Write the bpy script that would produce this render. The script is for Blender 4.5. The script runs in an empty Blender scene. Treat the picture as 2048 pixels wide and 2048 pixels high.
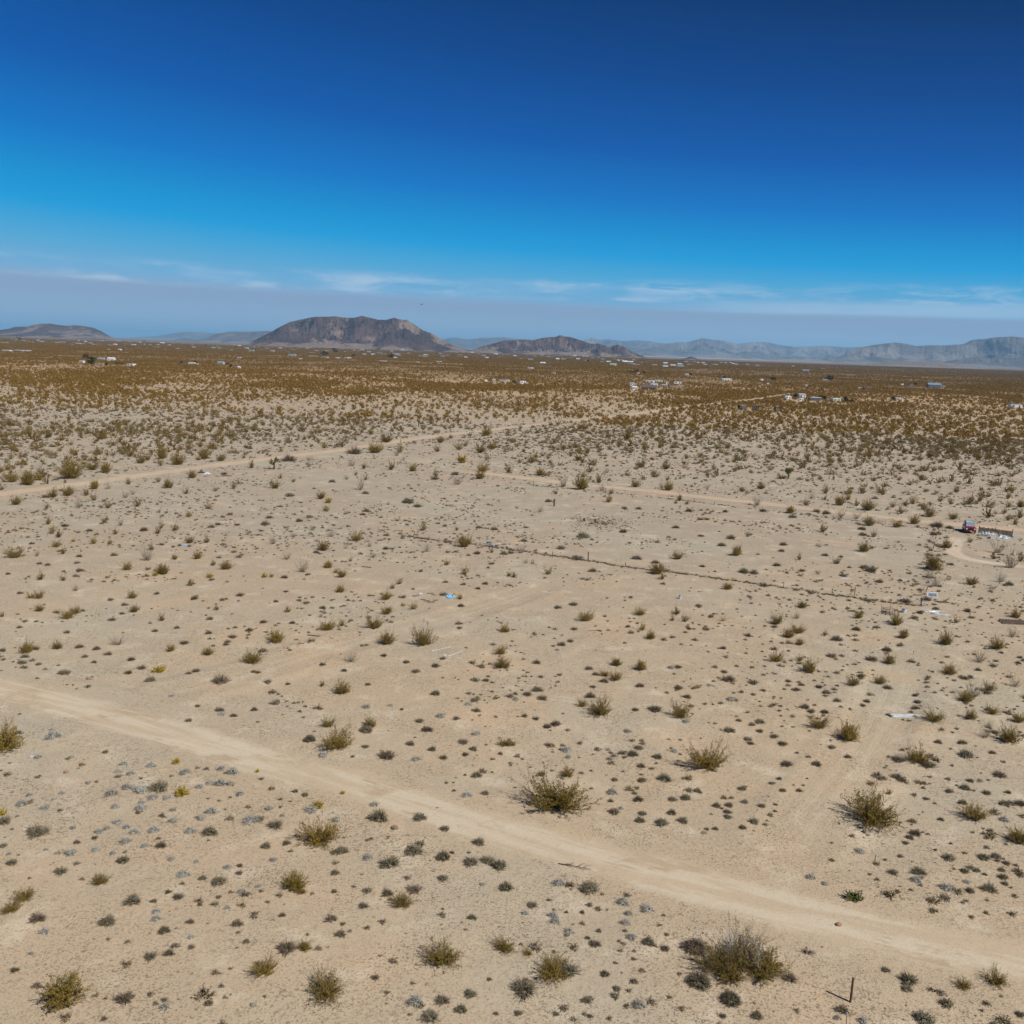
import bpy, math, random
import numpy as np
from mathutils import Matrix, Vector, Euler

sc = bpy.context.scene
C = sc.collection
R = math.radians
rnd = random.Random(7)
rng = np.random.default_rng(11)

# ------------------------------------------------------------------ camera
CAM_H, FPX = 31.0, 1967.0            # camera height (m); focal length for a 2048 px frame
ROLL = math.atan(.0325)
PITCH = math.atan((1024 - 700) * math.cos(ROLL) / FPX)
cd = bpy.data.cameras.new('camera'); cam = bpy.data.objects.new('camera', cd); C.objects.link(cam)
cd.sensor_width = 36.0; cd.lens = FPX / 2048 * 36.0; cd.clip_start = 1.0; cd.clip_end = 300000.0
fw = Vector((0, math.cos(PITCH), -math.sin(PITCH))); up0 = Vector((0, math.sin(PITCH), math.cos(PITCH)))
rt = Vector((1, 0, 0)) * math.cos(ROLL) + up0 * math.sin(ROLL)
up = Vector((1, 0, 0)) * -math.sin(ROLL) + up0 * math.cos(ROLL)
m = Matrix((rt, up, -fw)).transposed().to_4x4(); m.translation = Vector((0, 0, CAM_H))
cam.matrix_world = m
sc.camera = cam

# ------------------------------------------------------------------ sun, sky, exposure
SUN_EL = R(47.0); SUN_AZ = math.atan2(-.64, .77)        # direction towards the sun in the xy plane
sd = bpy.data.lights.new('sun', 'SUN'); sun = bpy.data.objects.new('sun', sd); C.objects.link(sun)
sd.energy = 5.0; sd.angle = R(.55); sd.color = (1.0, .97, .915)
sv = Vector((math.cos(SUN_EL) * math.cos(SUN_AZ), math.cos(SUN_EL) * math.sin(SUN_AZ), math.sin(SUN_EL)))
sun.rotation_euler = sv.to_track_quat('Z', 'Y').to_euler(); sun.location = sv * 200
sc.view_settings.view_transform = 'Standard'; sc.view_settings.look = 'None'
sc.view_settings.gamma = 1.0; sc.view_settings.exposure = 0.0; sc.view_settings.use_curve_mapping = False
sc.cycles.use_denoising = True; sc.cycles.denoiser = 'OPENIMAGEDENOISE'; sc.cycles.denoising_input_passes = 'RGB_ALBEDO_NORMAL'; sc.cycles.denoising_prefilter = 'ACCURATE'
sc.cycles.volume_bounces = 1
sc.cycles.max_bounces = 6; sc.cycles.diffuse_bounces = 2; sc.cycles.transparent_max_bounces = 8
sc.cycles.use_light_tree = False

w = bpy.data.worlds.new('World'); sc.world = w; w.use_nodes = True
nt = w.node_tree; nt.nodes.clear()

class NG:
    """small helper to write node trees"""
    def __init__(s, tree): s.t = tree
    def n(s, typ, ins=None, **kw):
        nd = s.t.nodes.new(typ)
        for k, v in kw.items(): setattr(nd, k, v)
        if ins:
            for k, v in ins.items(): s.set(nd.inputs[k], v)
        return nd
    def set(s, inp, v):
        if isinstance(v, bpy.types.NodeSocket): s.t.links.new(v, inp)
        else: inp.default_value = v
    def m(s, op, a, b=0.0, c=None, clamp=False):
        nd = s.t.nodes.new('ShaderNodeMath'); nd.operation = op; nd.use_clamp = clamp
        s.set(nd.inputs[0], a); s.set(nd.inputs[1], b)
        if c is not None: s.set(nd.inputs[2], c)
        return nd.outputs[0]
    def vm(s, op, a, b=None):
        nd = s.t.nodes.new('ShaderNodeVectorMath'); nd.operation = op
        s.set(nd.inputs[0], a)
        if b is not None: s.set(nd.inputs[1], b)
        return nd.outputs[0]
    def mix(s, f, a, b, mode='MIX'):
        nd = s.t.nodes.new('ShaderNodeMix'); nd.data_type = 'RGBA'; nd.blend_type = mode
        s.set(nd.inputs[0], f)
        for i, v in ((6, a), (7, b)):
            if not isinstance(v, bpy.types.NodeSocket) and len(v) == 3: v = (*v, 1)
            s.set(nd.inputs[i], v)
        return nd.outputs[2]
    def ramp(s, f, stops, interp='LINEAR'):
        nd = s.t.nodes.new('ShaderNodeValToRGB'); cr = nd.color_ramp; cr.interpolation = interp
        while len(cr.elements) < len(stops): cr.elements.new(.5)
        for e, (p, c) in zip(cr.elements, stops):
            e.position = p; e.color = (*c, 1) if len(c) == 3 else c
        s.set(nd.inputs[0], f)
        return nd.outputs[0]
    def step(s, x, a, b):
        nd = s.t.nodes.new('ShaderNodeMapRange'); nd.interpolation_type = 'SMOOTHSTEP'
        s.set(nd.inputs[0], x); nd.inputs[1].default_value = a; nd.inputs[2].default_value = b
        return nd.outputs[0]
    def noise(s, vec, scale, detail=2.0, rough=.5, dist=0.0):
        nd = s.t.nodes.new('ShaderNodeTexNoise')
        s.set(nd.inputs['Vector'], vec); nd.inputs['Scale'].default_value = scale
        nd.inputs['Detail'].default_value = detail; nd.inputs['Roughness'].default_value = rough
        nd.inputs['Distortion'].default_value = dist
        return nd.outputs[0]

def lin(r, g, b):
    f = lambda c: (c / 255 / 12.92) if c / 255 <= .04045 else ((c / 255 + .055) / 1.055) ** 2.4
    return (f(r), f(g), f(b))

g = NG(nt)
SKY_STRENGTH = .1
sky = g.n('ShaderNodeTexSky', sky_type='NISHITA', sun_disc=False, sun_elevation=SUN_EL)
sky.sun_rotation = math.pi / 2 - SUN_AZ; sky.altitude = 900; sky.air_density = 1.0; sky.dust_density = .3
tc = g.n('ShaderNodeTexCoord')
sep = g.n('ShaderNodeSeparateXYZ', {0: tc.outputs['Generated']})
dx, dy, dz = sep.outputs
el = g.m('MULTIPLY', g.m('ARCSINE', dz), 180 / math.pi)                    # degrees above the horizon
az = g.m('MULTIPLY', g.m('ARCTAN2', dx, dy), 180 / math.pi)                # degrees right of north
azc = g.m('MINIMUM', g.m('MAXIMUM', az, -45.0), 45.0)
# the deep polarised blue high up, cyan low down: a colour grade of the sky by elevation
eff = g.m('MULTIPLY', el, g.m('ADD', 1.0, g.m('MULTIPLY', azc, .0066)))
SKYDEF = [(0.0, (150, 178, 204)), (1.3, (147, 176, 204)), (2.55, (142, 172, 204)), (2.9, (118, 175, 215)), (4.3, (76, 168, 217)), (5.6, (14, 156, 219)),
          (6.6, (0, 145, 211)), (8.6, (0, 116, 197)), (11.5, (0, 87, 170)), (15.5, (0, 66, 139)), (20.5, (0, 46, 102)), (35, (0, 32, 74)), (60, (4, 30, 66))]
RATIO = None
rp = g.ramp(g.m('DIVIDE', eff, 60.0, clamp=True), [(p / 60, lin(*c)) for p, c in SKYDEF])
# thin cloud streaks low over the haze layer
cv = g.n('ShaderNodeCombineXYZ', {0: g.m('MULTIPLY', az, .22), 1: g.m('MULTIPLY', el, 1.35), 2: 3.3}).outputs[0]
n1 = g.noise(cv, 1.3, 6.0, .62, .4)
n2 = g.noise(g.vm('ADD', cv, (31.0, 7.0, 2.0)), .55, 2.0)
bandl = g.m('MULTIPLY', g.step(el, 2.75, 3.1), g.m('SUBTRACT', 1.0, g.step(el, 3.6, 4.3)))
cl = g.m('MULTIPLY', g.m('MULTIPLY', g.step(n1, .40, .68), g.step(n2, .28, .52)), bandl)
bandr = g.m('MULTIPLY', g.m('MULTIPLY', g.step(el, 2.2, 2.6), g.m('SUBTRACT', 1.0, g.step(el, 2.85, 3.35))), g.step(az, 6.0, 16.0))
cr_ = g.m('MULTIPLY', bandr, g.m('ADD', .55, g.m('MULTIPLY', n1, .7)))
cf = g.m('MULTIPLY', g.m('MAXIMUM', g.m('MULTIPLY', cl, 1.3), cr_), .55, clamp=True)
rp = g.mix(cf, rp, lin(182, 206, 228))
# the murky top edge of the haze layer
wob = g.m('MULTIPLY', g.m('SUBTRACT', g.noise(cv, .35, 3.0), .5), .5)
edge = g.m('ADD', g.m('ADD', el, g.m('MULTIPLY', azc, .012)), wob)
murk = g.m('MULTIPLY', g.step(edge, 1.2, 2.3), g.m('SUBTRACT', 1.0, g.step(edge, 2.55, 2.72)))
rp = g.mix(g.m('MULTIPLY', murk, .4), rp, lin(138, 156, 188))
low = g.m('SUBTRACT', 1.0, g.step(el, 2.5, 2.75))
rpx = g.vm('MULTIPLY', rp, (1 / SKY_STRENGTH,) * 3)
colr = g.mix(.001, rpx, sky.outputs[0])
bg = g.n('ShaderNodeBackground', {0: colr, 1: SKY_STRENGTH})
g.n('ShaderNodeOutputWorld', {0: bg.outputs[0]})

# ------------------------------------------------------------------ geometry helpers
def ray(px, py):
    u, v = (px - 1024) / FPX, -(py - 1024) / FPX
    d = fw + rt * u + up * v
    return d
def gp(px, py):
    """pixel of the 2048 px photograph -> ground point"""
    d = ray(px, py); t = -CAM_H / d.z
    return Vector((d.x * t, d.y * t, 0))
def mpp(px, py):
    """metres per photo pixel, across, at that ground point"""
    d = ray(px, py); return (-CAM_H / d.z) / FPX
def topix(x, y, z=0.0):
    v = Vector((x, y, z - CAM_H)); dep = v.dot(fw)
    return 1024 + v.dot(rt) / dep * FPX, 1024 - v.dot(up) / dep * FPX

def _h(ix, iy, seed):
    n = (ix.astype(np.int64) * 374761393 + iy.astype(np.int64) * 668265263 + seed * 974634777) & 0xffffffff
    n = ((n ^ (n >> 13)) * 1274126177) & 0xffffffff
    n = n ^ (n >> 16)
    return (n & 0xffffff) / float(0xffffff)
def vn(x, y, seed=0):
    x = np.asarray(x, float); y = np.asarray(y, float)
    ix = np.floor(x); iy = np.floor(y); fx = x - ix; fy = y - iy
    fx = fx * fx * fx * (fx * (fx * 6 - 15) + 10); fy = fy * fy * fy * (fy * (fy * 6 - 15) + 10)
    ix = ix.astype(np.int64); iy = iy.astype(np.int64)
    a = _h(ix, iy, seed); b = _h(ix + 1, iy, seed); c = _h(ix, iy + 1, seed); d = _h(ix + 1, iy + 1, seed)
    return (a + (b - a) * fx) * (1 - fy) + (c + (d - c) * fx) * fy
def fbm(x, y, seed=0, oct=5, lac=2.03, gain=.5):
    s = 0; a = 1; t = 0
    for i in range(oct):
        s = s + a * vn(x, y, seed + i * 17); t += a; a *= gain
        x, y = (x * .8 - y * .6) * lac + 13.7, (x * .6 + y * .8) * lac - 5.1
    return s / t
def ridged(x, y, seed=0, oct=5, gain=.55):
    s = 0; a = 1; t = 0; wgt = 1
    for i in range(oct):
        v = 1 - np.abs(vn(x, y, seed + i * 31) * 2 - 1); v = v * v
        s = s + a * v * wgt; t += a; wgt = np.clip(v * 1.6, 0, 1); a *= gain
        x, y = (x * .8 - y * .6) * 2.1 + 7.7, (x * .6 + y * .8) * 2.1 - 3.1
    return s / t

def mesh_np(name, V, F, mats=(), mi=None, smooth=False):
    """V: n x 3; F: list of index tuples or an int array (m x 3 / m x 4)"""
    me = bpy.data.meshes.new(name)
    V = np.asarray(V, np.float32)
    if isinstance(F, np.ndarray):
        k = F.shape[1]; nf = len(F)
        me.vertices.add(len(V)); me.vertices.foreach_set('co', V.ravel())
        me.loops.add(nf * k); me.loops.foreach_set('vertex_index', F.astype(np.int32).ravel())
        me.polygons.add(nf); me.polygons.foreach_set('loop_start', np.arange(0, nf * k, k, dtype=np.int32))
        me.polygons.foreach_set('loop_total', np.full(nf, k, np.int32))
        me.update(calc_edges=True)
    else:
        me.from_pydata([tuple(v) for v in V.tolist()], [], F)
    for mt in mats: me.materials.append(mt)
    if mi is not None: me.polygons.foreach_set('material_index', np.asarray(mi, np.int32))
    if smooth: me.polygons.foreach_set('use_smooth', np.ones(len(me.polygons), bool))
    me.update()
    return me

def tag(o, label=None, cat=None, group=None, kind=None):
    if label: o['label'] = label
    if cat: o['category'] = cat
    if group: o['group'] = group
    if kind: o['kind'] = kind
    return o
def link(name, me, parent=None, loc=None, rot=None, scale=None):
    o = bpy.data.objects.new(name, me); C.objects.link(o)
    if parent: o.parent = parent
    if loc is not None: o.location = loc
    if rot is not None: o.rotation_euler = rot if hasattr(rot, '__len__') else (0, 0, rot)
    if scale is not None: o.scale = scale if hasattr(scale, '__len__') else (scale,) * 3
    return o

class MB:
    """mesh builder: collects boxes, tubes and faces, one material index per face"""
    def __init__(s): s.v = []; s.f = []; s.m = []
    def add(s, vs, fs, m=0):
        b = len(s.v); s.v += [tuple(v) for v in vs]
        s.f += [tuple(i + b for i in f) for f in fs]; s.m += [m] * len(fs)
    def box(s, cx, cy, cz, sx, sy, sz, m=0, rz=0, bev=0.0, top=None, rx=0, ry=0):
        """centre, full sizes; top=(fx, fy) scales the top face"""
        tx, ty = top or (1, 1)
        if bev > 0:
            b = min(bev, sx / 2.2, sy / 2.2, sz / 2.2); vs = []
            lv = [(-sz / 2, b), (-sz / 2 + b, 0), (sz / 2 - b, 0), (sz / 2, b)]
            for z, ins in lv:
                k = 1 if z < 0 else 0
                fx = 1 + (tx - 1) * (z + sz / 2) / sz; fy = 1 + (ty - 1) * (z + sz / 2) / sz
                hx, hy = sx / 2 * fx, sy / 2 * fy
                for (a, c) in ((-hx + ins, -hy + ins + b), (-hx + ins + b, -hy + ins), (hx - ins - b, -hy + ins), (hx - ins, -hy + ins + b),
                               (hx - ins, hy - ins - b), (hx - ins - b, hy - ins), (-hx + ins + b, hy - ins), (-hx + ins, hy - ins - b)):
                    vs.append((a, c, z))
            fs = [tuple(range(7, -1, -1)), tuple(range(24, 32))]
            for L in range(3):
                for i in range(8):
                    j = (i + 1) % 8; fs.append((L * 8 + i, L * 8 + j, L * 8 + 8 + j, L * 8 + 8 + i))
        else:
            hx, hy, hz = sx / 2, sy / 2, sz / 2
            vs = [(-hx, -hy, -hz), (hx, -hy, -hz), (hx, hy, -hz), (-hx, hy, -hz),
                  (-hx * tx, -hy * ty, hz), (hx * tx, -hy * ty, hz), (hx * tx, hy * ty, hz), (-hx * tx, hy * ty, hz)]
            fs = [(3, 2, 1, 0), (4, 5, 6, 7), (0, 1, 5, 4), (1, 2, 6, 5), (2, 3, 7, 6), (3, 0, 4, 7)]
        M = Matrix.Translation((cx, cy, cz)) @ Euler((rx, ry, rz)).to_matrix().to_4x4()
        s.add([M @ Vector(v) for v in vs], fs, m)
    def tube(s, pts, rad, n=6, m=0, cap=True):
        pts = [Vector(p) for p in pts]
        if not hasattr(rad, '__len__'): rad = [rad] * len(pts)
        vs = []
        for i, p in enumerate(pts):
            d = (pts[min(i + 1, len(pts) - 1)] - pts[max(i - 1, 0)]).normalized()
            a = d.orthogonal().normalized(); b = d.cross(a)
            if abs(d.z) > .8: a = (Vector((1, 0, 0)) - d * d.x).normalized(); b = d.cross(a)
            for k in range(n):
                t = 2 * math.pi * k / n; vs.append(p + (a * math.cos(t) + b * math.sin(t)) * rad[i])
        fs = []
        for i in range(len(pts) - 1):
            for k in range(n):
                j = (k + 1) % n; fs.append((i * n + k, i * n + j, i * n + n + j, i * n + n + k))
        if cap: fs += [tuple(range(n - 1, -1, -1)), tuple(range((len(pts) - 1) * n, len(pts) * n))]
        s.add(vs, fs, m)
    def ball(s, c, rx, ry, rz, m=0, n=8, k=5, jit=0.0, seed=0):
        r_ = random.Random(seed); vs = []; fs = []
        for i in range(k + 1):
            ph = math.pi * i / k
            for j in range(n):
                th = 2 * math.pi * j / n; q = 1 + r_.uniform(-jit, jit)
                vs.append((c[0] + rx * q * math.sin(ph) * math.cos(th), c[1] + ry * q * math.sin(ph) * math.sin(th), c[2] + rz * q * math.cos(ph)))
        for i in range(k):
            for j in range(n):
                fs.append((i * n + j, i * n + n + j, i * n + n + (j + 1) % n, i * n + (j + 1) % n))
        s.add(vs, fs, m)
    def me(s, name, mats, smooth=False):
        return mesh_np(name, s.v, s.f, mats, s.m, smooth)
    def build(s, name, mats, parent=None, smooth=False, **kw):
        if not isinstance(mats, (list, tuple)): mats = [mats]
        return link(name, s.me(name, mats, smooth), parent, **kw)

# ------------------------------------------------------------------ materials
def new_mat(name):
    mt = bpy.data.materials.new(name); mt.use_nodes = True; t = mt.node_tree; t.nodes.clear()
    return mt, NG(t)
def finish(G, col, rough=.9, bump=None, spec=.2, metal=0.0, dist=.02, strength=.6):
    ins = {'Base Color': col if isinstance(col, bpy.types.NodeSocket) else (*col, 1), 'Roughness': rough, 'Metallic': metal, 'Specular IOR Level': spec}
    b = G.n('ShaderNodeBsdfPrincipled', ins)
    if bump is not None:
        bn = G.n('ShaderNodeBump', {'Strength': strength, 'Distance': dist, 'Height': bump}); G.t.links.new(bn.outputs[0], b.inputs['Normal'])
    G.n('ShaderNodeOutputMaterial', {0: b.outputs[0]})
def wear_mat(name, c1, c2, scale=3.0, rough=.7, metal=0.0, spec=.3, lo=.35, hi=.65):
    """two-tone worn surface"""
    mt, G = new_mat(name)
    p = G.n('ShaderNodeNewGeometry').outputs['Position']
    nz = G.noise(p, scale, 5.0, .6)
    finish(G, G.mix(G.step(nz, lo, hi), c1, c2), rough, nz, spec, metal)
    return mt
def leaf_mat(name, cols, rough=.8):
    """foliage: colour varies from plant to plant and clump to clump"""
    mt, G = new_mat(name)
    oi = G.n('ShaderNodeObjectInfo').outputs['Random']
    ge = G.n('ShaderNodeNewGeometry')
    r1 = ge.outputs['Random Per Island']
    f = G.m('ADD', G.m('MULTIPLY', oi, .55), G.m('MULTIPLY', r1, .45))
    col = G.ramp(f, [(i / max(1, len(cols) - 1), c) for i, c in enumerate(cols)])
    d = G.n('ShaderNodeBsdfDiffuse', {0: col}); t = G.n('ShaderNodeBsdfTranslucent', {0: col})
    mx = G.n('ShaderNodeMixShader', {0: .15, 1: d.outputs[0], 2: t.outputs[0]})
    G.n('ShaderNodeOutputMaterial', {0: mx.outputs[0]})
    return mt

M = {}
M['creo_leaf'] = leaf_mat('creosote_leaves', [(.15, .112, .024), (.245, .172, .034), (.35, .23, .045)])
M['creo_stem'] = leaf_mat('creosote_twigs', [(.10, .07, .038), (.19, .14, .08), (.30, .235, .15)])
M['far_leaf'] = leaf_mat('far_creosote_leaves', [(.15, .088, .021), (.22, .13, .028), (.30, .178, .04)])
M['gold_leaf'] = leaf_mat('golden_leaves', [(.30, .22, .03), (.44, .31, .035), (.52, .38, .06)])
M['green_leaf'] = leaf_mat('bright_green_leaves', [(.15, .165, .055), (.23, .235, .085)])
M['dry_leaf'] = leaf_mat('dry_leaves', [(.20, .15, .08), (.29, .22, .11), (.34, .26, .13)])
M['dry_stem'] = leaf_mat('bleached_twigs', [(.20, .165, .12), (.32, .27, .21), (.46, .41, .34)])
M['dead_wood'] = leaf_mat('dead_wood', [(.30, .28, .27), (.48, .46, .45)])
M['grey_leaf'] = leaf_mat('silver_grey_leaves', [(.36, .37, .33), (.46, .47, .43), (.56, .58, .54)])
M['sage_leaf'] = leaf_mat('sage_leaves', [(.13, .13, .072), (.20, .195, .12), (.28, .275, .18)])
M['dark_leaf'] = leaf_mat('dark_brown_twigs', [(.12, .09, .062), (.20, .155, .11), (.29, .235, .17)])
M['tree_leaf'] = leaf_mat('dark_tree_leaves', [(.018, .024, .012), (.04, .048, .022)])
M['litter'] = leaf_mat('plant_litter', [(.07, .055, .035), (.16, .125, .08), (.28, .22, .15)])
M['joshua_leaf'] = leaf_mat('joshua_leaves', [(.14, .14, .05), (.24, .22, .09)])
M['bark'] = wear_mat('rough_bark', (.07, .05, .035), (.14, .105, .075), 9)
M['post_wood'] = wear_mat('weathered_post_wood', (.055, .028, .014), (.13, .07, .035), 12)
M['grey_wood'] = wear_mat('grey_wood', (.10, .085, .07), (.22, .19, .16), 8)
M['rust'] = wear_mat('rusty_steel', (.05, .025, .015), (.16, .06, .03), 15, .8, .3)
M['dark_metal'] = wear_mat('dark_metal', (.03, .03, .032), (.07, .065, .06), 8, .5, .6)
M['white_wall'] = wear_mat('white_siding', (.76, .78, .80), (.64, .65, .66), 1.0)
M['white_paint'] = wear_mat('white_paint', (.56, .58, .60), (.42, .41, .38), 2.0, .5)
M['white_plastic'] = wear_mat('white_plastic', (.62, .67, .72), (.33, .34, .34), 4.0, .35, spec=.5)
M['cream'] = wear_mat('cream_siding', (.55, .50, .42), (.46, .41, .34), 1.0)
M['tan_wall'] = wear_mat('tan_stucco', (.40, .32, .23), (.33, .26, .18), 1.0)
M['brown_wall'] = wear_mat('brown_boards', (.14, .09, .06), (.20, .14, .10), 2.0)
M['green_wall'] = wear_mat('pale_green_siding', (.42, .52, .34), (.36, .45, .30), 1.0)
M['blue_wall'] = wear_mat('pale_blue_siding', (.42, .52, .60), (.36, .44, .52), 1.0)
M['slate'] = wear_mat('slate_blue_metal', (.10, .12, .15), (.15, .17, .20), 1.0, .5)
M['black_wall'] = wear_mat('charred_black', (.015, .015, .016), (.03, .028, .026), 2.0)
M['roof_white'] = wear_mat('white_metal_roof', (.66, .72, .80), (.56, .60, .66), 1.0, .4, spec=.5)
M['roof_grey'] = wear_mat('grey_roof', (.24, .25, .27), (.32, .33, .34), 1.0)
M['roof_brown'] = wear_mat('brown_shingles', (.10, .07, .055), (.15, .11, .09), 1.5)
M['roof_teal'] = wear_mat('teal_metal_roof', (.15, .22, .27), (.20, .26, .30), 1.0, .4)
M['red_paint'] = wear_mat('dark_red_paint', (.22, .012, .014), (.17, .01, .012), 2.0, .25, spec=.6)
M['tyre'] = wear_mat('black_rubber', (.02, .02, .02), (.035, .033, .03), 6)
M['glass'] = wear_mat('sky_reflection_glass', (.35, .45, .55), (.5, .58, .66), 2.5, .08, .35, .8)  # windscreen: bright sky reflection put into the pale blue base colour
M['dark_glass'] = wear_mat('dark_glass', (.02, .025, .03), (.03, .035, .04), 2, .1, 0, .7)
M['lamp_glass'] = wear_mat('lamp_glass', (.8, .8, .78), (.7, .7, .7), 2, .1, 0, .7)
M['blue_tarp'] = wear_mat('blue_tarp', (.10, .36, .62), (.20, .48, .72), 5, .5)
M['yellow'] = wear_mat('ochre_foam', (.42, .25, .05), (.5, .3, .08), 5)
M['orange_stake'] = wear_mat('orange_wood', (.35, .15, .06), (.42, .2, .09), 9)
M['rock_red'] = wear_mat('red_brown_rock', (.22, .12, .075), (.32, .20, .13), 9)
# ------------------------------------------------------------------ ground material (shared by the ground and the road edges)
gg = bpy.data.node_groups.new('desert_soil', 'ShaderNodeTree')
gg.interface.new_socket('Color', in_out='OUTPUT', socket_type='NodeSocketColor')
gg.interface.new_socket('Height', in_out='OUTPUT', socket_type='NodeSocketFloat')
G = NG(gg)
pos = G.n('ShaderNodeNewGeometry').outputs['Position']
px_, py_, _ = G.n('ShaderNodeSeparateXYZ', {0: pos}).outputs
yy = G.m('ADD', py_, G.m('MULTIPLY', G.m('SUBTRACT', G.noise(pos, .004, 3.0), .5), 60.0))
base = G.mix(G.step(yy, 70.0, 190.0), (.455, .350, .236), (.388, .314, .236))   # warmer and yellower close by
big = G.noise(pos, .035, 4.0, .55)
base = G.mix(G.m('MULTIPLY', G.step(big, .42, .68), .75), base, (.415, .365, .275))       # greyer crusted patches
warm = G.noise(G.vm('ADD', pos, (91.0, 17.0, 3.0)), .11, 4.0, .6)
base = G.mix(G.m('MULTIPLY', G.step(warm, .5, .74), .38), base, (.56, .385, .235))        # orange blown sand
pale = G.noise(G.vm('ADD', pos, (11.0, 57.0, 3.0)), .3, 5.0, .65)
base = G.mix(G.m('MULTIPLY', G.step(pale, .5, .74), .6), base, (.62, .53, .40))
med = G.noise(pos, 1.6, 5.0, .62)
base = G.mix(G.m('MULTIPLY', G.step(med, .5, .75), .34), base, (.37, .305, .22))
# fine gravel and dead litter: many small dark flecks
s1 = G.noise(pos, 8.0, 3.0, .6); s2 = G.noise(G.vm('ADD', pos, (5.0, 3.0, 1.0)), 3.2, 4.0, .75)
dens = G.step(G.noise(G.vm('ADD', pos, (3.0, 44.0, 9.0)), .2, 3.0), .3, .7)
fl = G.m('MAXIMUM', G.step(s1, .54, .62), G.step(s2, .56, .64))
fl = G.m('MULTIPLY', fl, G.m('ADD', .3, G.m('MULTIPLY', dens, .6)))
base = G.mix(G.m('MULTIPLY', fl, .9), base, (.14, .11, .075))
s3 = G.noise(G.vm('ADD', pos, (55.0, 3.0, 1.0)), 13.0, 2.0, .5)
base = G.mix(G.m('MULTIPLY', G.step(s3, .56, .7), .22), base, (.68, .57, .43))
# the plain farther out is covered by low scrub, then opens into pale dry flats
sp2 = G.n('ShaderNodeCombineXYZ', {0: G.m('MULTIPLY', px_, .35), 1: py_, 2: 0.0}).outputs[0]
fn = G.noise(sp2, .012, 6.0, .68)
fn2 = G.noise(sp2, .0022, 4.0, .6)
cov = G.m('ADD', G.step(py_, 300.0, 1400.0), G.m('MULTIPLY', G.m('SUBTRACT', G.m('ADD', fn, fn2), 1.0), 2.2))
fmask = G.m('MULTIPLY', G.step(py_, 420.0, 1500.0), G.step(cov, .15, 1.0))
base = G.mix(G.step(py_, 300.0, 900.0), base, (.43, .30, .17))
base = G.mix(G.m('MULTIPLY', fmask, .86), base, G.mix(G.step(py_, 1300.0, 3200.0), (.20, .122, .052), (.15, .10, .068)))
playa = G.m('MULTIPLY', G.step(py_, 12000.0, 15000.0), G.step(G.m('DIVIDE', px_, py_), .07, .13))
base = G.mix(playa, base, (.44, .37, .30))
hgt = G.m('ADD', G.m('MULTIPLY', med, .6), G.m('ADD', G.m('MULTIPLY', s1, .35), G.m('MULTIPLY', s2, .5)))
go = G.n('NodeGroupOutput'); G.set(go.inputs['Color'], base); G.set(go.inputs['Height'], hgt)

def soil(G):
    nd = G.t.nodes.new('ShaderNodeGroup'); nd.node_tree = gg
    return nd.outputs['Color'], nd.outputs['Height']
mt, G = new_mat('desert_ground')
c_, h_ = soil(G)
finish(G, c_, .95, h_, .1, dist=.12, strength=.75)
M['ground'] = mt

def road_mat(name, c1, c2, c3, amt, ruts=0.0, wet=0.0):
    """dirt surface that fades into the same soil at its ragged edges; 'cr' runs -1..1 across, 'al' in metres along"""
    mt, G = new_mat(name)
    sc_, sh_ = soil(G)
    cr = G.n('ShaderNodeAttribute', attribute_name='cr').outputs['Fac']
    al = G.n('ShaderNodeAttribute', attribute_name='al').outputs['Fac']
    fade = G.n('ShaderNodeAttribute', attribute_name='fade').outputs['Fac']
    pos = G.n('ShaderNodeNewGeometry').outputs['Position']
    lv = G.n('ShaderNodeCombineXYZ', {0: G.m('MULTIPLY', al, .09), 1: G.m('MULTIPLY', cr, 2.2), 2: 0.0}).outputs[0]
    st = G.noise(lv, 1.0, 5.0, .6)          # long streaks along the travel direction
    lv2 = G.n('ShaderNodeCombineXYZ', {0: G.m('MULTIPLY', al, .3), 1: G.m('MULTIPLY', cr, 6.0), 2: 4.0}).outputs[0]
    st2 = G.noise(lv2, 1.3, 5.0, .65)
    fine = G.noise(pos, 2.5, 5.0, .65)
    pat = G.noise(G.vm('ADD', pos, (8.0, 1.0, 0.0)), .16, 5.0, .6)
    ca = G.m('ABSOLUTE', cr)
    e = G.m('ADD', ca, G.m('MULTIPLY', G.m('SUBTRACT', G.noise(pos, .35, 5.0, .65), .5), .75))
    inside = G.m('SUBTRACT', 1.0, G.step(e, .5, .98))
    col = G.mix(G.step(st, .44, .58), c1, c2)
    col = G.mix(G.m('MULTIPLY', G.step(pat, .5, .58), G.step(st2, .42, .55)), col, c3)
    col = G.mix(G.m('MULTIPLY', G.step(fine, .55, .75), .25), col, (.36, .28, .19))
    if ruts > 0:
        d = G.m('ABSOLUTE', G.m('SUBTRACT', ca, .5))
        rut = G.m('SUBTRACT', 1.0, G.step(G.m('ADD', d, G.m('MULTIPLY', G.m('SUBTRACT', fine, .5), .3)), .1, .34))
        inside = G.m('MULTIPLY', rut, G.m('ADD', .35, G.m('MULTIPLY', pat, ruts)), clamp=True)
    f = G.m('MULTIPLY', G.m('MULTIPLY', inside, amt), fade)
    hb = G.m('ADD', G.m('MULTIPLY', sh_, G.m('SUBTRACT', 1.0, G.m('MULTIPLY', f, .75))), G.m('MULTIPLY', st2, .5))
    finish(G, G.mix(f, sc_, col), .95, hb, .1, dist=.12, strength=.7)
    return mt
M['road_near'] = road_mat('graded_sand_road', (.59, .50, .375), (.50, .395, .27), (.42, .32, .21), .68)
M['road_far'] = road_mat('orange_sand_road', (.60, .43, .29), (.56, .40, .265), (.50, .35, .23), .58)
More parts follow.
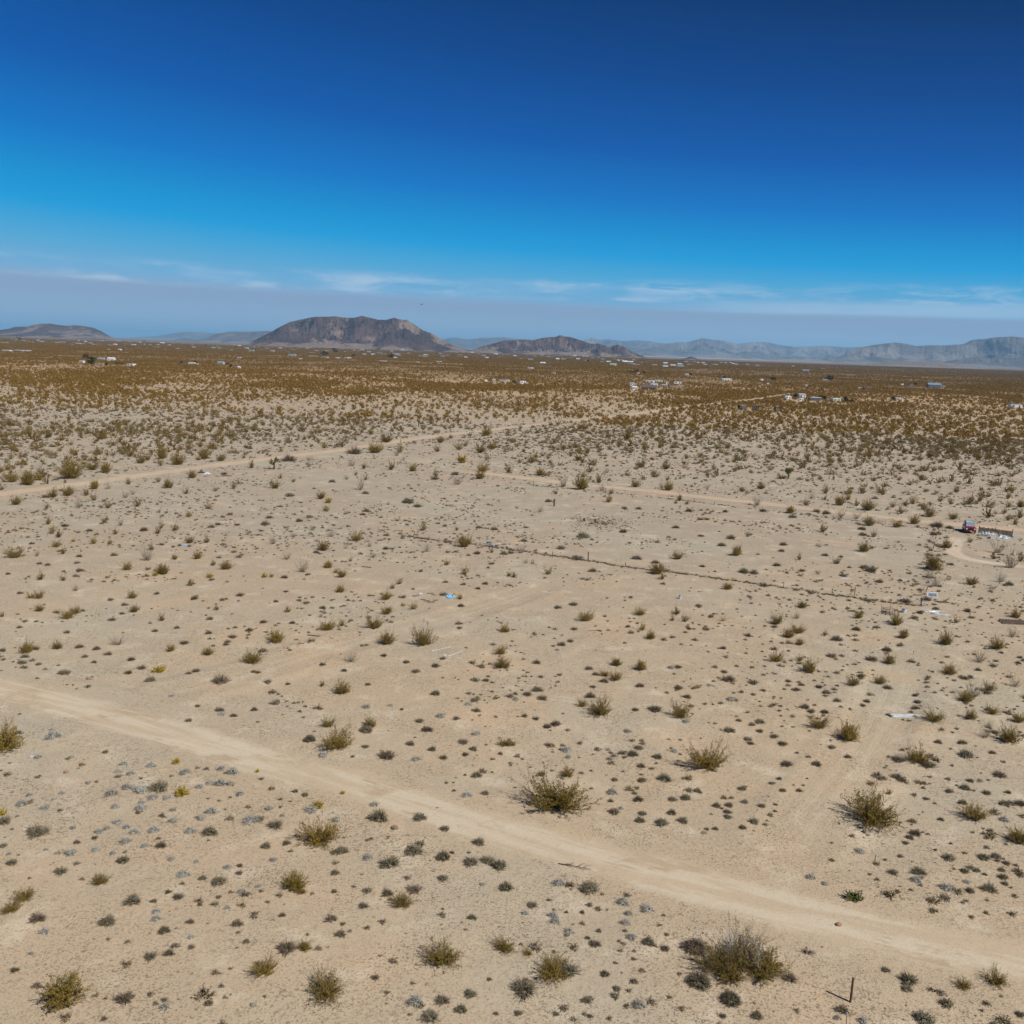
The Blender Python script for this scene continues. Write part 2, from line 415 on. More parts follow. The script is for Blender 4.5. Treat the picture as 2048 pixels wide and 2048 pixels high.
M['track'] = road_mat('wheel_rut_sand', (.60, .50, .37), (.56, .45, .32), (.52, .42, .30), .2, ruts=1.0)
M['pale_track'] = road_mat('pale_loop_sand', (.58, .47, .36), (.54, .43, .32), (.52, .40, .30), .8)
M['foot_line'] = road_mat('thin_path_sand', (.56, .41, .27), (.53, .38, .25), (.50, .36, .24), .28)

# ------------------------------------------------------------------ roads as centre lines
def dense(pts, step):
    """smooth resample of a ground polyline"""
    P = [gp(*p) for p in pts]
    out = []
    Q = [P[0] * 2 - P[1]] + P + [P[-1] * 2 - P[-2]]
    for i in range(1, len(Q) - 2):
        a, b, c, d = Q[i - 1:i + 3]; L = (c - b).length; n = max(2, min(400, int(L / step)))
        for k in range(n):
            t = k / n
            out.append(.5 * ((2 * b) + (c - a) * t + (2 * a - 5 * b + 4 * c - d) * t * t + (3 * b - a - 3 * c + d) * t ** 3))
    out.append(Q[-2]); return out
ROADS = {
    'dirt_road_near': ([(-700, 1196), (-190, 1330), (0, 1377), (256, 1443), (512, 1517), (777, 1592), (1024, 1668), (1289, 1740), (1536, 1808), (1801, 1876), (2048, 1930), (2300, 1985), (2800, 2085), (3500, 2215)], 2.8, 1.0, 'road_near'),
    'dirt_road_far': ([(-700, 1120), (-160, 1012), (0, 988), (132, 972), (265, 953), (397, 935), (512, 921), (591, 911), (697, 898), (817, 880), (909, 868), (1060, 851), (1200, 836), (1266, 828), (1332, 820), (1412, 810), (1518, 798), (1590, 787), (1682, 777)], 3.1, 3.0, 'road_far'),
    'dirt_road_cross': ([(880, 938), (1024, 953), (1156, 969), (1289, 981), (1421, 996), (1536, 1008), (1642, 1020), (1748, 1032), (1854, 1044), (2048, 1060), (2300, 1084), (2900, 1140)], 2.9, 2.0, 'road_far'),
    'wheel_track': ([(345, 1386), (400, 1370), (512, 1342), (671, 1294), (777, 1268), (909, 1233), (1024, 1196), (1075, 1176)], 1.25, 1.0, 'track'),
    'wheel_track_side': ([(1580, 1680), (1610, 1645), (1669, 1570), (1721, 1505), (1775, 1412), (1800, 1350)], 1.3, 1.0, 'track'),
    'loop_track': ([(1919, 1073), (1915, 1080), (1908, 1090), (1909, 1105), (1935, 1117), (2002, 1129), (2080, 1136)], 1.7, 1.0, 'pale_track'),
    'foot_path': ([(207, 1122), (202, 1180), (191, 1249), (170, 1276), (158, 1322)], .16, 1.0, 'foot_line'),
}
RL = {k: dense(v[0], v[2]) for k, v in ROADS.items()}
seg = []
for k, v in ROADS.items():
    L = RL[k]
    if k == 'foot_path': continue
    for a, b in zip(L[:-1], L[1:]): seg.append((a.x, a.y, b.x, b.y, v[1]))
seg = np.array(seg)
def road_dist(x, y):
    """distance past the road edge (negative: on the road)"""
    x = np.asarray(x, float).ravel(); y = np.asarray(y, float).ravel(); best = np.full(x.shape, 1e9)
    for s0 in range(0, len(x), 4000):
        xs = x[s0:s0 + 4000, None]; ys = y[s0:s0 + 4000, None]
        ax, ay, bx, by, wd = seg.T
        ddx, ddy = bx - ax, by - ay
        t = np.clip(((xs - ax) * ddx + (ys - ay) * ddy) / (ddx * ddx + ddy * ddy + 1e-9), 0, 1)
        d = np.hypot(xs - ax - t * ddx, ys - ay - t * ddy) - wd
        best[s0:s0 + 4000] = d.min(1)
    return best
def height(x, y):
    sh = np.shape(x); x = np.asarray(x, float).ravel(); y = np.asarray(y, float).ravel()
    D = np.hypot(x, y)
    z = (fbm(x / 22, y / 22, 5, 3) - .5) * .5 * np.clip((700 - D) / 400, 0, 1) + (fbm(x / 2.6, y / 2.6, 9, 3) - .5) * .17 * np.clip((200 - D) / 100, 0, 1)
    nearm = D < 760
    f = np.ones_like(z)
    if nearm.any():
        rd = road_dist(x[nearm], y[nearm]); t = np.clip((rd - .7) / 2.5, 0, 1); f[nearm] = t * t * (3 - 2 * t)
        z2 = z[nearm] * f[nearm] + .10 * np.exp(-((rd - 1.9) / .8) ** 2) * np.clip((260 - D[nearm]) / 100, 0, 1) - .006 * (1 - f[nearm])
        z[nearm] = z2
    return z.reshape(sh)

def axis(lo, hi, fine_lo, fine_hi, st, grow):
    a = list(np.arange(fine_lo, fine_hi, st)); d = st; v = a[-1]
    while v < hi: d *= grow; v += d; a.append(min(v, hi))
    d = st; v = a[0]; b = []
    while v > lo: d *= grow; v -= d; b.append(max(v, lo))
    return np.array(b[::-1] + a)
gx = axis(-70000, 70000, -62, 62, .45, 1.03); gy = axis(-20000, 70000, 36, 150, .45, 1.025)
X, Y = np.meshgrid(gx, gy); Z = height(X, Y)
nx, ny = len(gx), len(gy)
idx = np.arange(nx * ny).reshape(ny, nx)
F = np.stack([idx[:-1, :-1], idx[:-1, 1:], idx[1:, 1:], idx[1:, :-1]], -1).reshape(-1, 4)
gnd = link('ground', mesh_np('ground', np.stack([X, Y, Z], -1).reshape(-1, 3), F, [M['ground']], smooth=True))
tag(gnd, 'pale tan desert floor of sand and fine gravel', 'ground', kind='structure')

LIFT = {'wheel_track': .009, 'wheel_track_side': .009, 'foot_path': .018, 'loop_track': .009}
ROADLAB = {'dirt_road_near': ('graded pale dirt road crossing the sand in front of the scrub', 'road'), 'dirt_road_far': ('long orange dirt road running out to the distant sheds', 'road'),
           'dirt_road_cross': ('pinkish dirt road passing behind the red vehicle', 'road'), 'wheel_track': ('faint pair of wheel ruts through the middle of the clearing', 'track'),
           'wheel_track_side': ('faint pair of wheel ruts past the large olive bush', 'track'), 'loop_track': ('pale looping track in front of the red vehicle', 'track'), 'foot_path': ('thin orange footworn line down to the near road', 'path')}
RN = {'dirt_road_near': 'dirt_road', 'dirt_road_far': 'dirt_road', 'dirt_road_cross': 'dirt_road', 'wheel_track': 'wheel_track', 'wheel_track_side': 'wheel_track', 'loop_track': 'sandy_track', 'foot_path': 'foot_path'}
for k, (pts, hw, st, mn) in ROADS.items():
    L = RL[k]; NA = 9; V = []; cr = []; al = []; fd = []; s = 0; n = len(L)
    ext = 1.28
    tot = sum((b - a).length for a, b in zip(L[:-1], L[1:]))
    for i, p in enumerate(L):
        t = (L[min(i + 1, n - 1)] - L[max(i - 1, 0)]).normalized(); nrm = Vector((-t.y, t.x, 0))
        if i: s += (p - L[i - 1]).length
        for j in range(NA):
            q = (j / (NA - 1) * 2 - 1) * ext
            V.append((p.x + nrm.x * q * hw, p.y + nrm.y * q * hw, 0)); cr.append(q); al.append(s)
            e0 = min(s, tot - s) / max(4.0, tot * .06)
            fd.append(min(1, e0) if k not in ('dirt_road_near',) else 1.0)
    V = np.array(V); lift = LIFT.get(k, .004)
    if k == 'foot_path': V[:, 2] = height(V[:, 0], V[:, 1]) + lift
    else: V[:, 2] = lift
    if k == 'foot_path':
        far = False
    ii = np.arange(n * NA).reshape(n, NA)
    F = np.stack([ii[:-1, :-1], ii[1:, :-1], ii[1:, 1:], ii[:-1, 1:]], -1).reshape(-1, 4)
    me = mesh_np(k, V, F, [M[mn]], smooth=True)
    for nm, dat in (('cr', cr), ('al', al), ('fade', fd)):
        at = me.attributes.new(nm, 'FLOAT', 'POINT'); at.data.foreach_set('value', np.array(dat, np.float32))
    o = link(RN[k], me); tag(o, *ROADLAB[k], kind='structure')

# ------------------------------------------------------------------ hills and mountains: heightfields with real distance and depth
def rock_mat(name, rock, rock2, sand, slope=.5):
    mt, G = new_mat(name)
    ge = G.n('ShaderNodeNewGeometry'); pos = ge.outputs['Position']
    sv_ = G.n('ShaderNodeAttribute', attribute_name='sand').outputs['Fac']
    n1 = G.noise(pos, .006, 8.0, .68); n2 = G.noise(pos, .03, 5.0, .7)
    col = G.mix(G.step(n1, .4, .62), rock, rock2)
    f = G.m('ADD', sv_, G.m('MULTIPLY', G.m('SUBTRACT', n2, .5), .9))
    col = G.mix(G.step(f, .42, .62), col, sand)
    col = G.mix(G.m('MULTIPLY', G.step(n2, .5, .62), .35), col, (.07, .05, .045))
    finish(G, col, .95, n2, .1, dist=45.0, strength=1.0)
    return mt
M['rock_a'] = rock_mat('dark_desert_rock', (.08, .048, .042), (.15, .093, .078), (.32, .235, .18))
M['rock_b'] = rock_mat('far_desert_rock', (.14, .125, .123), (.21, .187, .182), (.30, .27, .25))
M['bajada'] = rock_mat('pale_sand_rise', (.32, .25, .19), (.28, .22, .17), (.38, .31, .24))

def hills(label, prof, D, W, mat, amp=.33, wl=420., seed=1, sandlvl=.16, base=-6, nxs=420, nys=110, name='hill', apron=1.0, so=0.0):
    """prof: silhouette points in photo pixels; D distance of the crest line, W depth of the massif in metres"""
    xs = []; zs = []
    for p in prof:
        d = ray(*p); t = D / d.y; xs.append(d.x * t); zs.append(CAM_H + d.z * t)
    xs = np.array(xs); zs = np.array(zs)
    x = np.linspace(xs[0], xs[-1], nxs); v = np.linspace(-1, 1, nys)
    crest = np.interp(x, xs, zs)
    XX, VV = np.meshgrid(x, v)
    wob = (fbm(x / wl / 1.3, x * 0 + seed, seed + 3, 4) - .5) * .55
    vc = VV - wob[None, :] * (1 - np.abs(VV))
    YY = D + VV * W
    XP = XX * 1.0 * YY / D
    a = np.abs(vc)
    pro = np.clip(1 - a, 0, 1) ** 1.25
    # gullies that run down the slope
    rg = ridged(XP / wl + .25 * fbm(XP / wl, YY / wl, seed + 9, 3), YY / wl / 1.9, seed, 6)
    ns = fbm(XP / wl * 3, YY / wl * 3, seed + 5, 5) - .5
    H = crest[None, :] - base
    mod = 1 + amp * (rg - .5) * 1.5 * np.clip(a * 3.0, .25, 1) + ns * amp * .35
    ZZ = H * pro * mod
    # keep the skyline where the photograph has it
    mx = np.where(True, (base + ZZ - CAM_H) / YY * D, 0).max(0) + CAM_H
    ks = np.ones(15) / 15; k0 = 0
    k = np.clip((crest - base) / np.maximum(mx - base, 1), .3, 1.7)
    k = np.convolve(np.pad(k, 7, 'edge'), ks, 'valid') * .12 + k * .88
    ZZ = base + ZZ * k[None, :]
    V = np.stack([XP, YY, ZZ], -1).reshape(-1, 3)
    idx = np.arange(nxs * nys).reshape(nys, nxs)
    F = np.stack([idx[:-1, :-1], idx[:-1, 1:], idx[1:, 1:], idx[1:, :-1]], -1).reshape(-1, 4)
    o = link(name, mesh_np(name, V, F, [M[mat]], smooth=True))
    sandv = np.clip(1 - (ZZ - base) / np.maximum(crest.max() - base, 1) / sandlvl, 0, 1) * .5 * apron + np.clip((1 - rg) - .35, 0, 1) * 1.05 - .03 + so + (ns + .02) * .5
    at = o.data.attributes.new('sand', 'FLOAT', 'POINT'); at.data.foreach_set('value', sandv.astype(np.float32).ravel())
    print('hill top', round(float(ZZ.max())), label[:30])
    tag(o, label, 'hill', kind='structure')
    return o
K = 1 / 3.7734
def cp(ox, oy, s): return [(ox + a * K, oy + b * K) for a, b in s]
hills('broad brown rocky hill above the distant town', cp(512, 520, [(-60, 640), (0, 600), (100, 550), (170, 510), (250, 470), (330, 450), (440, 428), (520, 428), (600, 425), (680, 435), (740, 435), (800, 421), (850, 433), (920, 450), (985, 452), (1040, 434), (1080, 448), (1140, 452), (1200, 490), (1260, 530), (1340, 560), (1400, 600), (1480, 640), (1540, 665), (1660, 690)]),
      8600, 1050, 'rock_a', .9, 300., 3, .2, nxs=700, nys=200)
hills('lower dark pointed hills east of the broad hill', cp(1024, 520, [(-330, 690), (-240, 655), (-180, 640), (-130, 628), (-60, 606), (0, 605), (100, 600), (150, 605), (220, 590), (275, 583), (330, 580), (365, 565), (400, 578), (440, 580), (500, 600), (560, 620), (600, 632), (650, 630), (700, 645), (725, 658), (750, 650), (800, 636), (850, 655), (900, 690), (960, 715), (1070, 748)]),
      9300, 800, 'rock_a', 1.0, 210., 21, .3, nxs=600, nys=160, so=-.16)
hills('tiny dark knoll on the plain', cp(1024, 520, [(1170, 768), (1230, 756), (1290, 747), (1350, 727), (1400, 745), (1450, 758), (1540, 773)]), 7600, 260, 'rock_a', .4, 120., 8, .5, nxs=160, nys=60, apron=1.6)
hills('rounded grey hill at the west end of the town', cp(0, 520, [(-420, 600), (-200, 570), (-60, 545), (0, 528), (60, 520), (110, 505), (200, 502), (260, 488), (320, 480), (380, 480), (430, 488), (500, 498), (560, 492), (620, 497), (700, 510), (760, 535), (810, 565), (880, 596)]),
      11500, 1100, 'rock_a', .4, 420., 33, .3, nxs=420, nys=120)
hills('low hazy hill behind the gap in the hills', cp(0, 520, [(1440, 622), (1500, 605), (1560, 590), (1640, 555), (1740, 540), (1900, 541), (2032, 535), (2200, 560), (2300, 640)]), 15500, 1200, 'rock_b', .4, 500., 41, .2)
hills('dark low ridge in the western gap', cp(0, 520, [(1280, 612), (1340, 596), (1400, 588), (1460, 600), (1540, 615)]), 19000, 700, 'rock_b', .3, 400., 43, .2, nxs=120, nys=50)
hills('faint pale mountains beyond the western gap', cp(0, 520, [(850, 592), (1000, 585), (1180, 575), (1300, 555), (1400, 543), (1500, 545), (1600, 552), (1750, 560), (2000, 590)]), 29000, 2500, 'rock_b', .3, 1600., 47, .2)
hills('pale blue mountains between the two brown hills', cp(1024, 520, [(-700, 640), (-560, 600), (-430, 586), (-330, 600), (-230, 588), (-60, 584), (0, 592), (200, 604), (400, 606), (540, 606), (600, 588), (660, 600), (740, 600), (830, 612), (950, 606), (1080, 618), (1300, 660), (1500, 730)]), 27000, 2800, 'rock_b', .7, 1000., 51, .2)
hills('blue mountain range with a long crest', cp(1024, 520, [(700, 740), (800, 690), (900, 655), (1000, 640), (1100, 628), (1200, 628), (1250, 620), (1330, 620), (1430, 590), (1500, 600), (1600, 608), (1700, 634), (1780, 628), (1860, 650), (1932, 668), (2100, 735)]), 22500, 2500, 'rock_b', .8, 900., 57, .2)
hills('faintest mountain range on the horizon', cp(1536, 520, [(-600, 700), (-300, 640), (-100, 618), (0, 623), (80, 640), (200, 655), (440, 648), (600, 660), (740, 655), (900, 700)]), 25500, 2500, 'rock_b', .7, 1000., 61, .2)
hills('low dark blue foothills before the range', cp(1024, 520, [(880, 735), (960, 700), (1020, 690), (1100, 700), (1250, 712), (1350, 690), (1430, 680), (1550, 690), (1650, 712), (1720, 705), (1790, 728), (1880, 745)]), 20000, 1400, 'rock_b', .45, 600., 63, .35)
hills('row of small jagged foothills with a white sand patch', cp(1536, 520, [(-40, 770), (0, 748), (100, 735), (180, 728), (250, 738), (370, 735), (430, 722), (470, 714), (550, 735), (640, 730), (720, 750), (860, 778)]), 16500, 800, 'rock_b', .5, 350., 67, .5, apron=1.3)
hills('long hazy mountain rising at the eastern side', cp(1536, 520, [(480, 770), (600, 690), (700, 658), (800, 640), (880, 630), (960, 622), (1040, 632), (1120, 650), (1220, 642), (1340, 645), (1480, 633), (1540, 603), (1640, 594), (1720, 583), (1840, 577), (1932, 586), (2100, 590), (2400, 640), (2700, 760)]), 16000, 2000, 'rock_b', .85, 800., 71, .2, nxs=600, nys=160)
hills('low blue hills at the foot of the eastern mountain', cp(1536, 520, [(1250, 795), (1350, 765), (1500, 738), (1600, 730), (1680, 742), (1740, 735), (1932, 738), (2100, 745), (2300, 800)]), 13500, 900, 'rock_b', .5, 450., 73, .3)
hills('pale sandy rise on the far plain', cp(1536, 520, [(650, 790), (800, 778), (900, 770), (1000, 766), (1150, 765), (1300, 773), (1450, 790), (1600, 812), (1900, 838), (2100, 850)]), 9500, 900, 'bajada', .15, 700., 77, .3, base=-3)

# ------------------------------------------------------------------ haze
mt, G = new_mat('thin_desert_haze')
pv = G.n('ShaderNodeVolumePrincipled', {'Color': (.29, .64, 1.0, 1), 'Density': 3.0e-5, 'Anisotropy': 0.0})
G.n('ShaderNodeOutputMaterial', {1: pv.outputs[0]})
hb = MB(); HX, HY0, HY1, HT = 75000, -25000, 75000, 560
hb.box(0, (HY0 + HY1) / 2, (HT - 12) / 2, HX * 2, HY1 - HY0, HT + 12)
hz = hb.build('haze', mt); tag(hz, 'thin blue haze over the whole plain', 'haze', kind='stuff')
# ------------------------------------------------------------------ plants
def unit(v): return v / (np.linalg.norm(v, axis=-1, keepdims=True) + 1e-9)
def strips(P, rad, rg):
    """P: n x k x 3 poly-lines -> three-sided tapering twigs"""
    n, k, _ = P.shape
    d = unit(P[:, -1] - P[:, 0]); a = unit(np.cross(d, rg.normal(size=(n, 3)))); b = np.cross(d, a)
    V = []; r = rad[:, :, None] if rad.ndim == 2 else np.broadcast_to(rad, (n, k))[:, :, None]
    for j in range(3):
        t = 2 * math.pi * j / 3
        V.append(P + (a[:, None, :] * math.cos(t) + b[:, None, :] * math.sin(t)) * r)
    V = np.stack(V, 2)                                   # n,k,3,3
    ii = np.arange(n * k * 3).reshape(n, k, 3); F = []
    for j in range(3):
        q = (j + 1) % 3
        F.append(np.stack([ii[:, :-1, j], ii[:, :-1, q], ii[:, 1:, q], ii[:, 1:, j]], -1).reshape(-1, 4))
    return V.reshape(-1, 3), np.concatenate(F)
def quads(P, size, rg, along=None, asp=.5):
    n = len(P); a = unit(rg.normal(size=(n, 3))) if along is None else unit(along + rg.normal(size=(n, 3)) * .5)
    b = unit(np.cross(a, rg.normal(size=(n, 3))))
    s = (size * rg.uniform(.6, 1.4, n))[:, None]
    V = np.stack([P - a * s * .5, P + b * s * asp * .5, P + a * s * .5, P - b * s * asp * .5], 1).reshape(-1, 3)
    return V, np.arange(n * 4).reshape(n, 4)
def join(parts):
    Vs, Fs, b = [], [], 0
    for V, F in parts: Vs.append(V); Fs.append(F + b); b += len(V)
    return np.concatenate(Vs), np.concatenate(Fs)

def creosote(seed, ns=46, nt=6, nl=9, leaf=.05, h=.8, tr=.011, fan=1.0, lift=.35, bare=0.0, lop=.25):
    """open fan of stems; unit radius about 1.  returns (stems, foliage) as vertex/face arrays"""
    rg = np.random.default_rng(seed); k = 5
    az = rg.uniform(0, 2 * np.pi, ns); tilt = np.arccos(rg.uniform(.18, 1, ns)) * fan
    lob = 1 + lop * np.sin(az * 2 + rg.uniform(0, 6)) + lop * .6 * np.sin(az * 5 + rg.uniform(0, 6))
    L = (.55 + .5 * rg.random(ns)) * lob * (1.0 - .12 * np.cos(tilt))
    d = np.stack([np.sin(tilt) * np.cos(az), np.sin(tilt) * np.sin(az), np.cos(tilt) * h + .05], -1)
    t = np.linspace(0, 1, k)[None, :, None]
    base = np.stack([rg.normal(0, .07, ns), rg.normal(0, .07, ns), np.full(ns, -.03)], -1)
    wob = np.cumsum(rg.normal(0, .028, (ns, k, 3)), 1)
    P = base[:, None] + d[:, None] * (L[:, None, None] * t) + wob * t
    P[:, :, 2] += (t[..., 0] ** 2) * lift * .35 * np.sin(tilt)[:, None] * L[:, None]
    P[:, :, 2] = np.maximum(P[:, :, 2], -.03 + .02 * t[..., 0])
    rad = tr * (1 - .75 * t[..., 0]) * rg.uniform(.7, 1.3, ns)[:, None]
    parts = [strips(P, rad, rg)]
    n2 = ns * nt; si = np.repeat(np.arange(ns), nt); u = rg.uniform(.25, 1, n2)
    f = u * (k - 1); i0 = np.minimum(f.astype(int), k - 2); fr = (f - i0)[:, None]
    S = P[si, i0] * (1 - fr) + P[si, i0 + 1] * fr
    dd = unit(unit(P[si, -1] - P[si, 0]) + rg.normal(0, .42, (n2, 3)) + np.array([0, 0, .22]))
    ln = (L[si] * rg.uniform(.16, .36, n2))[:, None]
    T = np.stack([S, S + dd * ln * .5 + rg.normal(0, .012, (n2, 3)), S + dd * ln], 1)
    T[:, :, 2] = np.maximum(T[:, :, 2], .0)
    parts.append(strips(T, np.broadcast_to(np.array([tr * .5, tr * .4, tr * .18]), (n2, 3)).copy(), rg))
    stems = join(parts)
    keep = rg.random(n2) > bare; T2 = T[keep]; ln2 = ln[keep]; n3 = len(T2)
    li = np.repeat(np.arange(n3), nl); u = rg.uniform(.35, 1.08, len(li))[:, None]
    Q = T2[li, 0] * (1 - u) + T2[li, 2] * u + rg.normal(0, .022, (len(li), 3))
    Q[:, 2] = np.maximum(Q[:, 2], .02)
    fol = quads(Q, leaf, rg, T2[li, 2] - T2[li, 0], .6)
    return stems, fol
def mound(seed, nb=420, h=.62, blade=.34, wd=.045, leafn=300, leaf=.07, rough=.16, spiky=0.0):
    """low rounded shrub of many short twigs; unit radius 1"""
    rg = np.random.default_rng(seed)
    u = rg.random(nb); ph = np.arccos(1 - u * .98); az = rg.uniform(0, 2 * np.pi, nb)
    n = np.stack([np.sin(ph) * np.cos(az), np.sin(ph) * np.sin(az), np.cos(ph)], -1)
    lob = 1 + rough * np.sin(az * 3 + seed) * np.sin(ph) + rough * .8 * np.sin(az * 7 + 2 * seed + ph * 5) + rg.normal(0, rough * .5, nb)
    rr = lob * (1 - .22 * rg.random(nb) ** 2)
    tip = n * rr[:, None] * np.array([1, 1, h]); root = tip * (1 - blade - .3 * rg.random(nb)[:, None]) * np.array([1, 1, .9])
    tip = tip + n * spiky * rg.random(nb)[:, None] + rg.normal(0, .05, (nb, 3)); tip[:, 2] = np.maximum(tip[:, 2], .01)
    side = unit(np.cross(tip - root, rg.normal(size=(nb, 3)))) * wd * rg.uniform(.5, 1.3, nb)[:, None]
    V = np.stack([root - side, root + side, tip + side * .35, tip - side * .35], 1).reshape(-1, 3)
    tw = (V, np.arange(nb * 4).reshape(nb, 4))
    i = rg.integers(0, nb, leafn)
    Q = tip[i] + rg.normal(0, .05, (leafn, 3)); Q[:, 2] = np.maximum(Q[:, 2], .02)
    # outward-facing sprays, so that a lit and a shaded side read
    t1 = unit(np.cross(n[i] + rg.normal(0, .35, (leafn, 3)), rg.normal(size=(leafn, 3)))); nn = unit(n[i] + rg.normal(0, .35, (leafn, 3))); t2 = unit(np.cross(nn, t1)); s = (leaf * rg.uniform(.5, 1.3, leafn))[:, None]
    V2 = np.stack([Q - t1 * s * .5, Q + t2 * s * .35, Q + t1 * s * .5, Q - t2 * s * .35], 1).reshape(-1, 3)
    return tw, (V2, np.arange(leafn * 4).reshape(leafn, 4))

def two(name, a, b, m1, m2):
    V, F = join([a, b]); mi = np.concatenate([np.zeros(len(a[1]), int), np.ones(len(b[1]), int)])
    return mesh_np(name, V, F, [M[m1], M[m2]], mi)
def one(name, a, m1): return mesh_np(name, a[0], a[1], [M[m1]])

VAR = {}
# close creosotes: stems and foliage as separate parts
VAR['C_hi'] = [(lambda s, f: (one('stems', s, 'creo_stem'), one('foliage', f, 'creo_leaf')))(*creosote(100 + i, 92, 9, 9, .042, .78 + .05 * (i % 3), .0085, bare=[.1, .25, .05, .35, .15, .2][i], lop=[.1, .2, .3, .15, .25, .2][i])) for i in range(6)]
VAR['C_lo'] = [two('creosote_bush', *creosote(200 + i, 40, 6, 6, .075, .95, .013, bare=[.15, .3, .1, .4, .2, .25, .15, .35][i], lop=.3), 'creo_stem', 'creo_leaf') for i in range(8)]
VAR['B'] = [two('dry_bush', *creosote(300 + i, 44, 6, 2, .055, .95, .012, bare=[.6, .8, .5, .7, .9][i], lop=.3), 'dry_stem', 'dry_leaf') for i in range(5)]
VAR['Y'] = [two('golden_bush', *creosote(400 + i, 60, 6, 9, .085, .85, .012, lop=.15), 'creo_stem', 'gold_leaf') for i in range(3)]
VAR['N'] = [two('green_bush', *creosote(450 + i, 60, 6, 12, .1, .75, .012, lop=.2), 'creo_stem', 'green_leaf') for i in range(2)]
VAR['G'] = [two('burrobush', *mound(500 + i, 340, .75, .3, .03, 560, .12, .22), 'dry_stem', 'grey_leaf') for i in range(6)]
VAR['K'] = [two('sage_shrub', *mound(600 + i, 420, .78, .35, .03, 520, .11, .2, .12), 'dark_leaf', 'sage_leaf') for i in range(6)]
VAR['D'] = [two('twiggy_shrub', *mound(700 + i, 480, .74, .4, .028, 360, .10, .26, .18), 'dark_leaf', 'dark_leaf' if i % 2 else 'sage_leaf') for i in range(6)]
VAR['H'] = [two('round_shrub', *mound(760 + i, 800, .85, .3, .025, 600, .09, .08, .08), 'dark_leaf', 'dark_leaf' if i % 2 else 'sage_leaf') for i in range(3)]

